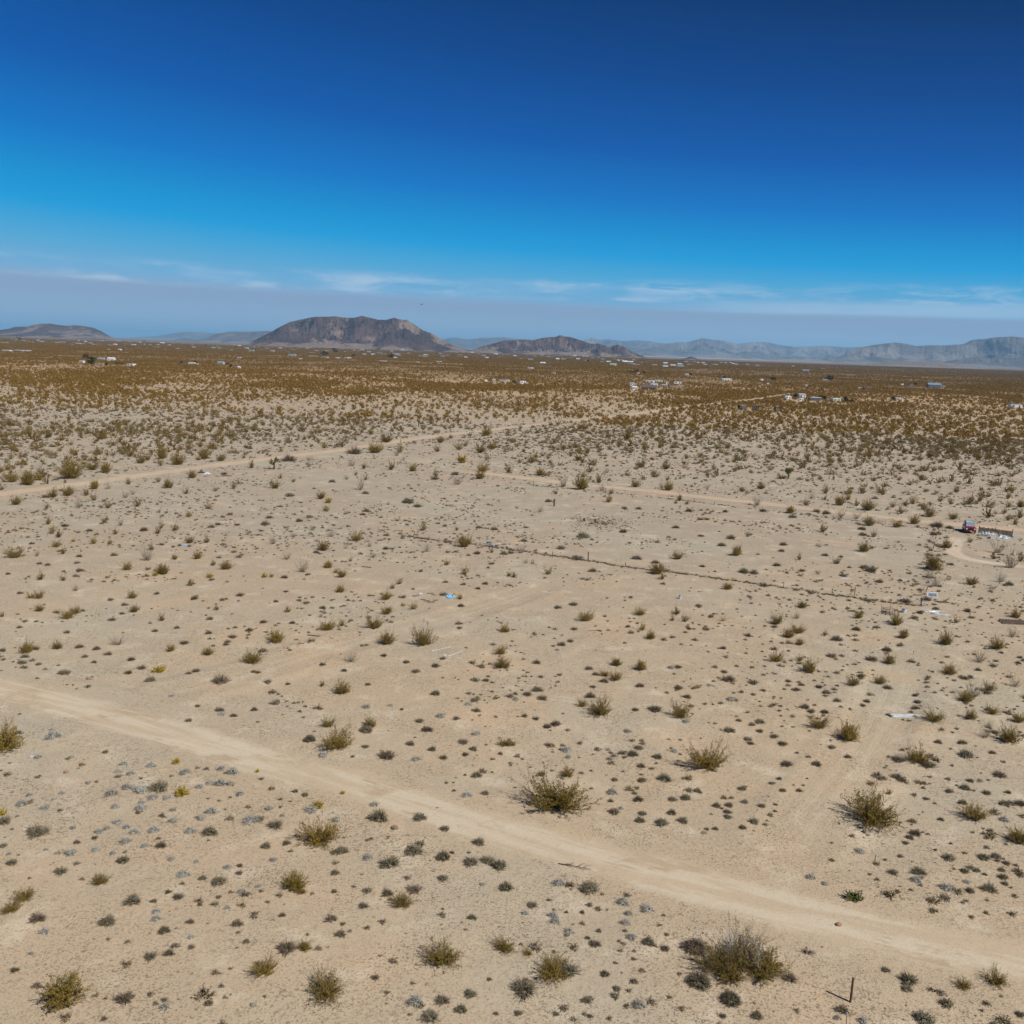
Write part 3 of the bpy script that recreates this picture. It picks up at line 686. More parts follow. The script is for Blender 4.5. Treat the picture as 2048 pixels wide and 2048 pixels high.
DATA = """
A C 480 1760 420;90 1090 150;190 1000 150;750 870 150
A Y 20 360 80;1370 200 130
A D 25 430 110;285 520 140;460 800 90;1000 1040 120;280 1170 110;1345 1000 80;940 1770 120;1135 1440 95;1275 1415 75;715 535 50;1435 1185 60;1445 1370 50;1240 1760 50;1545 1700 45;1790 1205 80;1650 995 45;1805 815 50;1810 755 45;1270 955 50;785 1910 50;1220 370 45;110 1540 60;580 570 50;1215 610 80;1375 890 35
A K 1195 180 130;810 1190 120;1240 1250 90;1580 510 110;1530 855 60;1650 895 110;930 720 90;90 735 75;25 600 60;1575 1800 70;1860 1340 55;1160 1025 50
A G 335 1250 80;1385 830 100;1160 490 90;720 630 75;530 655 85;945 575 85;1305 420 75;1595 345 85;1515 395 80;1435 495 85;1062 325 85;890 420 75;745 490 70;805 465 55;955 460 60;1015 500 80;840 215 90;955 165 80;1062 190 110;1260 240 70;1150 240 80;870 305 65;340 320 75;165 290 85;218 220 50;345 625 40;850 655 50;1090 605 60;1660 140 95;1580 125 60;1505 150 60;1735 140 60;1810 215 65;1750 50 90;1395 55 85;1665 20 70;890 35 60;985 50 65;1310 330 50;1065 270 50;548 465 50;1180 1100 70;1180 1155 75;1445 1295 55;1245 1820 80;1715 1080 50;1820 960 70;1715 770 60;1485 725 45;1290 710 60;1890 425 120;405 250 35;465 200 50;665 125 45;1910 1810 50;235 1410 45;65 660 40;440 650 50
B C 1400 1480 310;540 1720 320;1880 1370 180;490 560 310;290 920 230;345 965 90;60 1560 200;370 1390 130;1090 1050 190
B Y 470 300 110;655 195 45;10 30 40
B D 235 1410 140;1195 945 110;990 975 90;145 460 110;635 1290 80;810 1075 75;1405 1795 110;295 185 50;230 590 60;1480 655 40;1630 1145 70;1810 1870 45;200 1140 55;585 1160 50;655 1205 40;900 1610 60;1045 465 45
B K 925 405 145;1190 655 130;1010 755 130;1415 700 110;1620 740 110;1745 725 110;1835 770 120;1410 845 85;650 650 90;1615 1740 90;20 410 80;370 215 55;75 615 80;595 820 65;840 955 75;590 960 45;1235 395 100;1425 475 70;1680 580 90;1730 205 60;1665 50 75;40 90 40;1315 1920 130;1890 920 110;1545 1855 90;1760 1615 40
B G 845 700 80;420 340 95;605 410 75;95 325 65;130 715 55;200 370 50;895 290 70;1590 220 85;1200 1800 120;1705 885 45;20 920 50
C C 300 1560 300;350 300 450;120 1410 90;420 45 110
C D 425 1570 150;95 1720 190;625 1350 80;1155 1385 65;570 1290 45;560 1770 75;590 1880 45;45 1870 60;330 1870 50;1590 1895 50;530 1090 40;1165 1275 35;150 1045 80;655 1235 45;955 245 70;1535 465 45;1470 465 35;745 245 45;225 40 60
C H 1380 1400 190;1410 1660 180;1650 1790 150
C K 580 945 150;1030 1340 90;790 1690 60;1850 1900 90;700 1580 70;1150 95 110;980 100 70;775 90 50;925 190 45;1210 245 70;1310 235 75;770 335 80;985 350 65;965 405 75;1130 430 95;1205 345 70;1290 410 85;1545 290 60;1640 290 65;1625 340 55;1630 380 60;1755 265 55;1740 160 60;1885 305 55;1825 425 75;1740 470 55;1400 175 65
C G 350 890 100;835 1040 100;1020 1090 110;880 1120 60;855 1190 80;315 1120 80;325 1165 80;430 1240 75;900 1300 80;955 1820 95;100 1100 60;755 190 85;825 300 45;1450 495 45
D C 770 400 400;1560 380 220;1900 550 200;1470 1650 140;1720 1625 170;915 195 60
D N 650 990 150
D K 1060 1635 140;1345 1810 95;1180 1930 150;1365 690 90;1630 690 85;1525 940 70;1485 785 65;1575 780 55;1765 780 60;1775 835 75;1790 880 50;1720 680 70;1780 285 70;1370 180 60;1485 160 80;860 95 60;110 185 50;85 90 45;30 125 45;890 1540 65;1045 1700 70
D D 560 1855 95;165 1620 110;945 800 75;1135 800 100;1670 930 110;1635 805 40;1800 730 60;1870 740 40;1115 500 85;1070 525 60;1040 565 45;1900 285 80;1470 270 60;1530 105 55;1745 70 90;1650 200 60;1810 195 45;975 90 85;1195 230 50;1305 385 45;1380 575 30;235 180 50;1000 665 45;885 690 30;1090 400 60;55 285 35;1900 1890 70
D G 525 1905 60;710 1930 80;690 635 75;325 840 70;430 885 55;1120 860 90;1350 925 110;1500 865 60;1780 400 75;820 440 55;755 505 40
E C 110 345 120;310 510 75;235 650 65;295 650 80;300 745 80;510 795 120;570 760 90;960 435 90;1320 355 60;1490 350 80;1225 465 120;1000 640 80;1020 745 85;1700 430 110;1610 400 50;1440 555 60;480 520 60;475 320 60;705 240 60;430 265 80;400 150 60;445 185 70;365 90 70;785 80 50;1190 160 60;1215 120 60;870 165 55;1320 135 70;1430 230 80;1560 230 60;1425 40 65;205 1050 130;430 1020 100;1290 1050 80;1570 1075 100;1225 810 60;1635 740 50;1900 1140 140;15 790 50;30 1800 300;1145 285 60;830 245 50
E Y 1170 480 50;555 220 35;1580 495 60;1205 1200 100;930 905 25;1330 1895 75
E B 1110 365 120;570 590 70;280 335 60;910 100 70;1705 265 55;1870 165 50;885 990 120
E D 270 1035 60;600 1015 60;730 1030 55;815 1075 55;710 1130 40;990 1120 55;1070 1185 65;970 1220 55;1480 1215 60;1425 1230 45;1665 1300 120;1390 1000 60;1705 1010 45;1755 955 60;1880 905 50;1915 1215 40;1170 900 45;845 815 60;1335 875 45;1575 925 50;835 660 45;940 700 50;920 765 40;1185 615 40;1465 660 55;1680 670 45;1810 640 55;1585 815 50;150 625 45;430 760 50;625 745 35;600 455 45;580 395 40;360 410 45;300 400 40;490 110 55;1085 145 60;675 145 50;240 245 40;600 345 40;860 335 50;1645 95 45;1595 115 50;1790 100 40;1735 25 45;60 480 35;1805 345 40;1655 1500 65;1760 1545 50;1920 1495 50;20 1050 50;185 1095 55;145 875 40;505 910 50;1220 250 40
E K 165 1145 60;290 1150 45;485 1225 80;640 1090 50;1135 1280 80;795 1825 45;1490 1470 40;1425 1585 50
E G 400 1720 110;540 1865 45;285 1870 60;930 1910 65;1675 1540 60;1295 1395 45;1140 1930 70
F C 760 210 95;510 285 100;545 415 90;650 490 85;600 455 40;715 365 45;1265 135 75;1105 190 35;1580 265 130;1780 310 45;1440 400 60;1570 475 75;1515 140 40;640 605 90;1030 575 50;1085 540 70;985 660 90;985 765 105;1185 735 65;1110 710 45;240 755 55;540 890 115;650 855 65;890 880 120;160 980 145;985 1000 135;1260 1005 170;500 1305 55;650 1365 140;1540 665 65;1880 905 100;1845 1080 100;1860 1180 140;615 1780 240;860 1610 115;545 1610 100;1885 1750 105;1910 490 45
F B 675 275 45;235 355 75;350 445 105;570 180 90;280 185 60;425 135 60;130 240 85;860 260 60;885 340 70;1295 300 90;720 1130 110;490 790 50
F Y 65 490 55;118 490 40
F H 830 1655 100;405 1740 100
F D 985 1865 130;1165 1750 65;1205 1220 60;1355 1185 60;1410 1125 45;1135 1145 45;965 1095 45;665 1200 45;845 1310 45;90 1295 55;240 1300 40;15 1220 40;55 845 55;275 850 45;500 1165 45;1545 720 45;1415 640 55;1730 555 45;1675 590 40;1430 540 40;1535 890 40;1735 1290 50;1645 1445 60;1665 1520 55;1510 1570 50;1565 1740 75;1580 1825 50;1415 1850 60;1290 1650 80;1235 1585 60;1100 1495 30;825 1770 50;505 730 45;980 285 45;1670 325 50;1920 320 40;325 75 50;100 50 50;70 100 60;985 180 45;215 500 50;325 675 40;225 610 35;150 685 40
F K 1355 1395 75;1640 1785 60;1330 1790 60;730 1855 30;455 310 45;1870 330 55;405 45 55;805 25 45;1425 110 35;1800 140 55;1680 125 45
F G 505 1850 70;1395 1555 75;1600 1470 60;1660 1680 75;1205 1860 65;835 1480 60;1015 1465 45
G C 555 165 115;965 120 100;1240 120 75;1210 165 55;1305 175 65;985 235 70;1045 300 90;790 500 100;700 575 80;780 605 110;975 535 110;530 810 80;660 865 190;1270 890 150;1470 1260 280;10 1090 60
G B 1590 170 70
G D 590 745 80;1080 855 90;230 765 75;190 700 80;115 735 60;695 630 65;630 575 50;580 530 60;610 670 45;185 490 60;440 325 50;375 350 60;470 230 50;345 75 50;465 55 55;875 215 40;1465 240 55;1335 235 40;1500 145 40;1405 65 45;1590 385 50;1255 525 50;965 670 60;1255 685 60;1320 750 60;1635 630 100;1600 565 50;1820 650 70;1895 700 45;1870 940 70;1640 1000 80;1810 955 45;1710 925 40;265 970 65;330 955 70;180 910 50;95 890 45;910 1180 80;830 1165 55;975 1260 65;1800 1090 50;1780 290 50
G K 930 850 50;1870 1000 55;955 1130 65;1095 1195 70;1780 1060 60
G G 25 770 40;1200 530 60;1490 660 45;1650 775 65;870 1005 55;405 1140 75;425 1190 50;725 1135 45;1225 1145 60;1310 935 55
H C 255 60 90;680 140 80;65 190 100;965 195 110;1415 175 65;1025 290 100;1340 340 120;1730 370 130;1870 130 90;225 255 100;240 345 80;155 290 110;430 275 60;60 470 110;240 470 70;310 555 140;915 490 110;840 630 110;640 655 110;1365 565 120;1670 690 100;1490 770 130;1690 870 100;1250 930 140;1530 910 100;1895 925 120;385 970 140;610 1055 200;1130 1220 190;1820 1080 170
H B 215 150 75;1845 280 90;1590 475 130;1865 660 120;1540 740 170;1640 1050 120;1670 960 60
H D 1205 1260 110;985 1230 95;895 395 70;785 475 75;480 445 70;515 320 80;665 240 60;995 360 50;1145 110 50;1265 80 45;1505 95 55;1480 610 60;1585 545 45;1760 410 35;700 600 55;900 675 60;745 775 55;715 805 40;520 785 55;440 725 60;385 680 55;215 700 50;250 660 50;150 635 45;275 835 75;325 865 60;425 865 60;1110 730 40;1130 785 55;1115 830 60;1715 1020 60;600 1195 50;140 1255 80;365 1255 75;110 1100 60;45 1045 55;1690 1170 50;1885 490 45;1900 445 40;45 220 45;1040 25 80;1200 10 60;755 15 60
H K 1495 1195 100;1465 1095 65;1285 1085 55;1105 150 60;480 1125 55
I C 120 940 95;355 965 55;710 910 70;820 970 60;1035 960 75;400 880 80;510 870 110;650 870 70;715 820 85;970 785 60;1195 770 50;1270 815 90;1410 865 60;1445 740 80;1625 845 50;1765 825 60;1800 785 40;1575 975 65;210 790 130;95 770 90;540 740 200;800 700 110;700 680 100;60 680 60;1065 630 80;1340 640 120;1545 600 90;1670 610 80;1900 660 60;1215 650 50
I B 600 960 95;815 820 70;945 890 60;1005 865 55;310 700 90;165 665 50
I D 345 890 60;1690 720 50
J C 140 820 80;285 770 40;185 740 45;490 900 80;530 990 65;755 720 35;830 755 50;1020 680 75;1180 690 80;815 670 50;1690 750 85;1715 690 90;1355 735 60;1370 545 65;1090 550 70;900 550 110;1905 700 70;1530 530 70;1690 550 80;515 515 70;650 505 60;985 470 90;1390 470 80;1740 420 80
J B 790 830 100;685 750 60;725 650 80;1110 610 50;1520 790 85;1060 575 70;400 610 50;400 660 60
J Y 550 930 60;1555 625 80
J D 745 570 110;1220 960 60;250 625 100;575 775 50;1350 760 60;1505 725 50
J K 1145 935 80;255 890 60;825 865 50;830 995 50
K C 735 540 70;655 400 70;330 485 45;520 450 130;750 485 50;930 430 80;1180 455 90;1265 535 60;1255 970 100;1695 945 100;1100 1090 130;1130 1135 60;270 1090 60;15 1115 60;1175 375 50;1070 340 55;970 285 80;1165 300 80;565 180 60;645 140 60;150 245 75;210 345 80;535 355 60;620 260 50;1520 300 50;1710 300 50;1475 350 50;1880 445 80;1625 1205 90;1000 145 60;805 130 50;1115 140 60;865 70 80
K B 65 930 80;210 615 60;385 430 110;290 425 35;680 460 70;1130 440 60;105 1010 50;155 1015 50;715 325 60;305 285 60;1475 440 60;1850 570 90
K Y 1235 555 35;1320 560 40
K N 1425 680 45;1468 680 42
K K 1750 1090 75;1825 1095 65;535 820 85;370 905 65
K D 840 780 60;940 980 75;1335 620 55;1610 625 40;1895 620 50;1235 750 55;850 595 45;955 600 45;1580 885 60;1650 835 65;1425 815 40;1785 805 40;90 845 50;275 545 50;490 985 90;610 1075 60;1080 1010 60;1435 1045 45;1900 1190 60
L C 545 570 90;600 530 60;665 575 50;755 605 120;435 480 65;865 490 60;285 570 60;170 625 90;755 720 110;970 735 90;1100 710 90;415 770 75;800 805 60;720 920 105;515 1015 70;235 985 55;1350 890 90;1245 1060 150;1390 675 85;1220 655 90;940 585 60;1000 630 70;1170 600 70;1095 555 70;1300 540 60;1380 560 60;1535 540 60;1600 540 60;1810 520 60;1905 585 80;1900 665 70;1815 685 60;1865 715 60;1525 850 50;1700 975 65;1910 985 70;1530 1165 110;990 300 60;1215 210 60;730 205 60
L B 1060 490 70;335 520 70;550 655 80;670 670 80;390 890 55;375 1090 50;1690 590 70;1720 635 60;1735 925 120;1830 1040 150;1755 1150 100;1700 1205 70;1270 1180 110;1215 1120 100
L D 1250 800 50;710 760 60;715 800 55;775 1080 90;725 1055 60;840 1155 60;255 1075 50;65 1035 55;115 880 60;100 925 45;430 960 50;370 625 60;440 640 60;1275 745 90;1370 755 60;1820 1180 60;1380 1025 45
L K 185 665 60;570 1110 60
"""
ORG = {'A': (0, 1536), 'B': (512, 1536), 'C': (1024, 1536), 'D': (1536, 1536), 'E': (0, 1024), 'F': (512, 1024), 'G': (1024, 1200), 'H': (1536, 1200), 'I': (0, 760), 'J': (512, 760), 'K': (1024, 860), 'L': (1536, 860)}

# landmarks used in the descriptions
LM = [((1700, 2008), 'the leaning wooden post'), ((1475, 1950), 'the giant tangled creosote'), ((1750, 1727), 'the thin rusty stake'), ((1040, 1618), 'the wide grey-green creosote above the near road'),
      ((1740, 1642), 'the largest olive creosote'), ((908, 1196), 'the blue tarp heap'), ((895, 1305), 'the loose white poles'), ((756, 1066), 'the orange stake'), ((1936, 1075), 'the red vehicle'),
      ((1358, 1197), 'the white bucket'), ((1811, 1433), 'the white board'), ((363, 1589), 'the golden bush'), ((675, 1495), 'the olive creosote above the near road'), ((127, 2002), 'the splayed corner creosote'),
      ((883, 1928), 'the dense gold-green creosote'), ((655, 1992), 'the creosote with bare roots'), ((642, 1684), 'the wide dark-based creosote'), ((1103, 1950), 'the gold-topped creosote'), ((1949, 1637), 'the round creosote near the side edge'),
      ((1414, 1534), 'the lone spreading creosote'), ((846, 1290), 'the round golden-green creosote'), ((1697, 1480), 'the dense olive creosote'), ((1176, 1122), 'the tallest fence post'), ((1775, 1227), 'the wire cart'),
      ((1864, 1192), 'the white window frame'), ((548, 936), 'the branching joshua tree'), ((1108, 1012), 'the single-headed joshua tree'), ((1980, 1072), 'the plank wall'), ((985, 1094), 'the bent white frame'), ((1407, 1040), 'the bright green bush'),
      ((370, 1090), 'the blue scrap'), ((294, 1122), 'the bare grey bush'), ((414, 945), 'the white wreck by the far road'), ((1576, 958), 'the round joshua tree'), ((1708, 1799), 'the green bush beside the near road'), ((1842, 1212), 'the corner fence post'),
      ((1176, 1783), 'the round sage shrub'), ((860, 1193), 'the scattered brown boards'), ((2030, 1243), 'the dark pallet'), ((607, 1485), 'the dark round shrub'), ((732, 1463), 'the dark shrub at a creosote foot'), ((1310, 1640), 'the bare litter patch'),
      ((1190, 1045), 'the burnt patch'), ((1664, 1188), 'the thin fence posts'), ((1866, 1140), 'the big brushy fence corner'), ((30, 1500), 'the olive creosote below the near road'), ((1567, 1176), 'the lone thin fence post'), ((1148, 1732), 'the dead branch')]
ONES = 'zero one two three four five six seven eight nine ten eleven twelve thirteen fourteen fifteen sixteen seventeen eighteen nineteen'.split()
TENS = 'zero ten twenty thirty forty fifty sixty seventy eighty ninety'.split()
def numw(n):
    if n < 20: return ONES[n]
    if n < 100: return TENS[n // 10] + ('' if n % 10 == 0 else '-' + ONES[n % 10])
    return numw(n // 100) + ' hundred' + ('' if n % 100 == 0 else ' ' + numw(n % 100))
def ordw(n):
    w = numw(n); sp = {'one': 'first', 'two': 'second', 'three': 'third', 'five': 'fifth', 'eight': 'eighth', 'nine': 'ninth', 'twelve': 'twelfth'}
    h, s, t = w.rpartition('-')
    if t in sp: t = sp[t]
    elif t.endswith('y'): t = t[:-1] + 'ieth'
    else: t += 'th'
    return h + s + t
LMG = [(gp(*p), p, n) for p, n in LM]
USED = set()
def where(desc, px, py, maxw=16):
    """a label that says how far and in which direction from the nearest landmarks the thing stands"""
    q = gp(px, py); c = sorted(LMG, key=lambda l: (l[0] - q).length + .0)
    for l, p, n in c[:12]:
        dist = (l - q).length
        if dist < .35 and (p[0] - px) ** 2 + (p[1] - py) ** 2 < 64: continue
        ddx = px - p[0]; ddy = (py - p[1]) * 1.6
        side = 'to the left of' if ddx < 0 else 'to the right of'
        if abs(ddy) < .4 * abs(ddx): ph = side
        elif abs(ddx) < .4 * abs(ddy): ph = 'in front of' if ddy > 0 else 'behind'
        else: ph = ('in front and ' if ddy > 0 else 'behind and ') + ('left of' if ddx < 0 else 'right of')
        for dm in ([numw(round(dist)) + (' metres' if round(dist) > 1 else ' metre')] if dist >= 1 else ['just']):
            s = f'{desc} {dm} {ph} {n}'
            if len(s.replace('-', ' ').split()) <= maxw and s not in USED:
                USED.add(s); return s
    k = 2
    while True:
        s = f'{desc}, {ordw(k)} of those near {c[0][2]}'
        if s not in USED: USED.add(s); return s
        k += 1

KIND = {'C': ('creosote_bush', 'bush', 'olive creosote bush', 'creosote bushes across the desert', 'C_lo', (.38, .46)), 'B': ('dry_bush', 'bush', 'sparse grey-brown bush', 'dry leafless bushes across the desert', 'B', (.40, .46)),
        'Y': ('golden_bush', 'bush', 'golden yellow bush', 'golden bushes', 'Y', (.42, .45)), 'N': ('green_bush', 'bush', 'fresh green bush', 'green bushes', 'N', (.42, .4)),
        'G': ('burrobush', 'shrub', 'pale silver-grey shrub', 'silver-grey low shrubs', 'G', (.46, .5)), 'K': ('sage_shrub', 'shrub', 'grey-green shrub', 'grey-green low shrubs', 'K', (.46, .5)),
        'D': ('twiggy_shrub', 'shrub', 'dark brown twiggy shrub', 'dark twiggy low shrubs', 'D', (.46, .5)), 'H': ('round_shrub', 'shrub', 'dark round shrub', 'dark round shrubs', 'H', (.42, .42))}
def ground_z(x, y): return float(height(np.array([x]), np.array([y]))[0])
PL = []
for line in DATA.strip().split('\n'):
    cr_n, kd, rest = line.split(' ', 2); ox, oy = ORG[cr_n]
    for it in rest.split(';'):
        a, b, wd = map(float, it.split()); PL.append((kd, ox + a * K, oy + b * K, wd * K))
# two plants digitised at one spot: keep the first
kept = []
for p in PL:
    if all(abs(p[1] - q[1]) > 5 or abs(p[2] - q[2]) > 3.5 or abs(p[3] - q[3]) > 9 for q in kept if q[0] == p[0]): kept.append(p)
PL = sorted(kept, key=lambda p: -p[3])
PLXY = []
cnt = {}
for kd, px, py, wpx in PL:
    cnt[kd] = cnt.get(kd, 0) + 1
    name, cat, desc, group, var, _ = KIND[kd]
    if kd in 'CBYN': py = py + 0                   # base of the stems
    else: py = py - wpx * .12
    pt = gp(px, py); wm = wpx * mpp(px, py)
    z = ground_z(pt.x, pt.y); r = wm / 2
    PLXY.append((pt.x, pt.y, r))
    dep = math.asin(CAM_H / math.sqrt(pt.x ** 2 + pt.y ** 2 + CAM_H ** 2)); tall = 2 * (1 - math.sin(dep)) / math.cos(dep) / .92
    size = ('large ' if wm > 2.2 else 'small ' if wm < 1.2 else '') if kd in 'CBYN' else ('tiny ' if wm < .55 else 'broad ' if wm > 1.05 else 'low ')
    lab = where(size + desc, px, py)
    hs = rnd.uniform(.85, 1.15); rot = (rnd.uniform(-.06, .06), rnd.uniform(-.06, .06), rnd.uniform(0, 6.283))
    loc = (pt.x, pt.y, z - .01)
    if kd == 'C' and wpx > 20:
        root = link(name, None, loc=loc, rot=rot, scale=(r * 1.15 * (.9 + .1 * min(1, wpx / 50)), r * 1.15 * (.9 + .1 * min(1, wpx / 50)), r * tall * hs * .95))
        st, fo = VAR['C_hi'][rnd.randrange(6)]
        link('stems', st, root); link('foliage', fo, root)
    else:
        q = {'C': 1.12, 'B': 1.12}.get(kd, 1.04); zz = {'C': tall, 'B': tall, 'Y': tall * .9}.get(kd, 1.0)
        root = link(name, VAR[var][rnd.randrange(len(VAR[var]))], loc=loc, rot=rot, scale=(r * q, r * q * rnd.uniform(.85, 1.1), r * q * zz * hs))
    tag(root, lab, cat, group)
print('plants', cnt)

# the giant bush: a wide clump with pale dead limbs standing out of the top
gq = gp(1475, 1948); gz = ground_z(gq.x, gq.y)
root = link('creosote_bush', None, loc=(gq.x, gq.y, gz)); tag(root, 'giant tangled creosote with pale dead limbs rising from its top', 'bush', 'creosote bushes across the desert')
S_, F_ = [], []
for i, (ox, oy, sc_, hh) in enumerate([(0.0, .3, 1.65, 1.15), (-.8, .2, 1.1, 1.0), (1.05, -.05, 1.15, .9), (.35, .9, 1.25, 1.15), (-.4, -.45, .95, .8), (1.5, .35, .9, .8)]):
    s_, f_ = creosote(900 + i, 85, 9, 8 if i else 6, .045 / sc_ * 1.1, .85, .009 / sc_ * 1.3, bare=.42, lop=.25)
    off = np.array([ox, oy, 0]); q = np.array([sc_, sc_, sc_ * hh])
    S_.append(((s_[0] * q + off) * 1.15, s_[1])); F_.append(((f_[0] * q + off) * 1.15, f_[1]))
link('stems', one('stems', join(S_), 'creo_stem'), root); link('foliage', one('foliage', join(F_), 'creo_leaf'), root)
rg = np.random.default_rng(77); dead = []
for ox, oy, hgt_, nst, sp in ((-.35, .35, 3.0, 8, .13), (.85, .3, 1.9, 6, .4), (1.3, 0, 1.4, 4, .7)):
    base_ = np.array([ox, oy, 0]); d_ = unit(np.stack([rg.normal(0, sp, nst), rg.normal(0, sp, nst), np.ones(nst)], -1)); L_ = hgt_ * rg.uniform(.6, 1, nst)
    t_ = np.linspace(0, 1, 6)[None, :, None]; P_ = base_ + rg.normal(0, .07, (nst, 1, 3)) + d_[:, None] * L_[:, None, None] * t_ + np.cumsum(rg.normal(0, .03, (nst, 6, 3)), 1)
    dead.append(strips(P_, .017 * (1 - .7 * t_[..., 0]) * np.ones((nst, 1)), rg))
    n2 = nst * 10; si = np.repeat(np.arange(nst), 10); kk = rg.integers(2, 6, n2); S0 = P_[si, kk]
    dd = unit(d_[si] + rg.normal(0, .5, (n2, 3)) + np.array([0, 0, .2])) * rg.uniform(.25, .6, n2)[:, None]
    dead.append(strips(np.stack([S0, S0 + dd * .5 + rg.normal(0, .02, (n2, 3)), S0 + dd], 1), np.broadcast_to(np.array([.008, .006, .003]), (n2, 3)).copy(), rg))
link('dead_limb', one('dead_limb', join(dead), 'dead_wood'), root)
PLXY.append((gq.x, gq.y, 2.2))
# ------------------------------------------------------------------ scrub nobody could count: instanced on points
def scatter(name, pts, scale, rotz, meshes, label, cat, zs=None):
    me = bpy.data.meshes.new(name)
    me.vertices.add(len(pts)); me.vertices.foreach_set('co', np.asarray(pts, np.float32).ravel())
    if zs is None: zs = np.ones(len(pts))
    at = me.attributes.new('sc', 'FLOAT_VECTOR', 'POINT'); at.data.foreach_set('vector', np.stack([scale, scale, scale * zs], -1).astype(np.float32).ravel())
    at = me.attributes.new('rz', 'FLOAT_VECTOR', 'POINT'); at.data.foreach_set('vector', np.stack([rotz * 0, rotz * 0, rotz], -1).astype(np.float32).ravel())
    me.update()
    o = link(name, me); tag(o, label, cat, kind='stuff')
    col = bpy.data.collections.new(name + '_kinds')
    for i, mm in enumerate(meshes):
        q = bpy.data.objects.new(f'{name}_kind', mm); col.objects.link(q)
    t = bpy.data.node_groups.new(name + '_nodes', 'GeometryNodeTree')
    t.interface.new_socket('Geometry', in_out='INPUT', socket_type='NodeSocketGeometry')
    t.interface.new_socket('Geometry', in_out='OUTPUT', socket_type='NodeSocketGeometry')
    gi = t.nodes.new('NodeGroupInput'); go_ = t.nodes.new('NodeGroupOutput')
    ci = t.nodes.new('GeometryNodeCollectionInfo'); ci.inputs['Collection'].default_value = col
    ci.inputs['Separate Children'].default_value = True; ci.inputs['Reset Children'].default_value = True
    ip = t.nodes.new('GeometryNodeInstanceOnPoints'); ip.inputs['Pick Instance'].default_value = True
    a1 = t.nodes.new('GeometryNodeInputNamedAttribute'); a1.data_type = 'FLOAT_VECTOR'; a1.inputs[0].default_value = 'sc'
    a2 = t.nodes.new('GeometryNodeInputNamedAttribute'); a2.data_type = 'FLOAT_VECTOR'; a2.inputs[0].default_value = 'rz'
    rv = t.nodes.new('FunctionNodeRandomValue'); rv.data_type = 'INT'; rv.inputs[4].default_value = 0; rv.inputs[5].default_value = len(meshes) - 1
    L = t.links
    L.new(gi.outputs[0], ip.inputs['Points']); L.new(ci.outputs[0], ip.inputs['Instance']); L.new(rv.outputs[2], ip.inputs['Instance Index'])
    L.new(a1.outputs[0], ip.inputs['Scale']); L.new(a2.outputs[0], ip.inputs['Rotation']); L.new(ip.outputs[0], go_.inputs[0])
    md = o.modifiers.new('scatter', 'NODES'); md.node_group = t
    return o

TL = np.array([(-400, 1010), (0, 985), (512, 915), (820, 880), (900, 878), (1000, 922), (1100, 945), (1300, 962), (1536, 985), (1750, 1008), (2048, 1035), (2500, 1070)], float)
def pix_np(x, y):
    v = np.stack([x, y, -np.full_like(x, CAM_H)], -1); dep = v @ np.array(fw)
    return 1024 + v @ np.array(rt) / dep * FPX, 1024 - v @ np.array(up) / dep * FPX
def cand(n, y0, y1, pw=2.0, pad=.66, ex=15):
    y = (y0 ** pw + rng.random(n) * (y1 ** pw - y0 ** pw)) ** (1 / pw); x = (rng.random(n) * 2 - 1) * (y * pad + ex)
    return x, y
def area(y0, y1, pad=.66, ex=15): return pad * (y1 ** 2 - y0 ** 2) + 2 * ex * (y1 - y0)
grid = {}
for i, (a, b, r) in enumerate(PLXY): grid.setdefault((int(a // 6), int(b // 6)), []).append((a, b, r))
def clear_of_plants(x, y, mrg=.25):
    ok = np.ones(len(x), bool)
    for i in range(len(x)):
        if y[i] > 420: continue
        gx_, gy_ = int(x[i] // 6), int(y[i] // 6)
        for u in (-1, 0, 1):
            for v in (-1, 0, 1):
                for a, b, r in grid.get((gx_ + u, gy_ + v), ()):
                    if (x[i] - a) ** 2 + (y[i] - b) ** 2 < (r + mrg) ** 2: ok[i] = False
    return ok
def zone(x, y):
    px, py = pix_np(x, y); T = np.interp(px, TL[:, 0], TL[:, 1])
    return T - py, px, py             # > 0: out in the thick scrub
YARDS = []                             # bare ground round the sheds: (x, y, rx, ry)
def yard_ok(x, y):
    ok = np.ones(len(x), bool)
    for a, b, rx, ry in YARDS: ok &= ((x - a) / rx) ** 2 + ((y - b) / ry) ** 2 > 1
    return ok

# low-detail crowns for the middle and far distance
def farbush(seed, nq=60, q=.3, hh=.75):
    rg = np.random.default_rng(seed); u = rg.random(nq) ** .5; az = rg.uniform(0, 6.283, nq); ph = np.arccos(rg.uniform(0, 1, nq))
    P = np.stack([u * np.sin(ph) * np.cos(az), u * np.sin(ph) * np.sin(az), (.1 + u * np.cos(ph)) * hh + .08], -1) * np.array([1, 1, 1])
    P[:, :2] *= (.45 + .65 * P[:, 2:3] / hh)
    return quads(P, q, rg, None, .75)
VAR['C_mid'] = [two('mid_creosote', *creosote(820 + i, 18, 5, 6, .13, 1.0, .017, bare=[.2, .4, .3, .1, .5, .3][i], lop=.3), 'creo_stem', 'far_leaf' if i % 3 else 'dry_leaf') for i in range(6)]
VAR['C_far'] = [one('far_creosote', farbush(840 + i, 46, .34, .8), 'far_leaf') for i in range(5)]
VAR['S_mid'] = [two('mid_shrub', *mound(860 + i, 90, .75, .45, .06, 110, .24, .25, .15), 'dark_leaf', ['sage_leaf', 'dark_leaf', 'dry_leaf'][i % 3]) for i in range(6)]
VAR['S_far'] = [one('far_shrub', farbush(880 + i, 22, .45, .55), 'dark_leaf' if i % 2 else 'far_leaf') for i in range(4)]
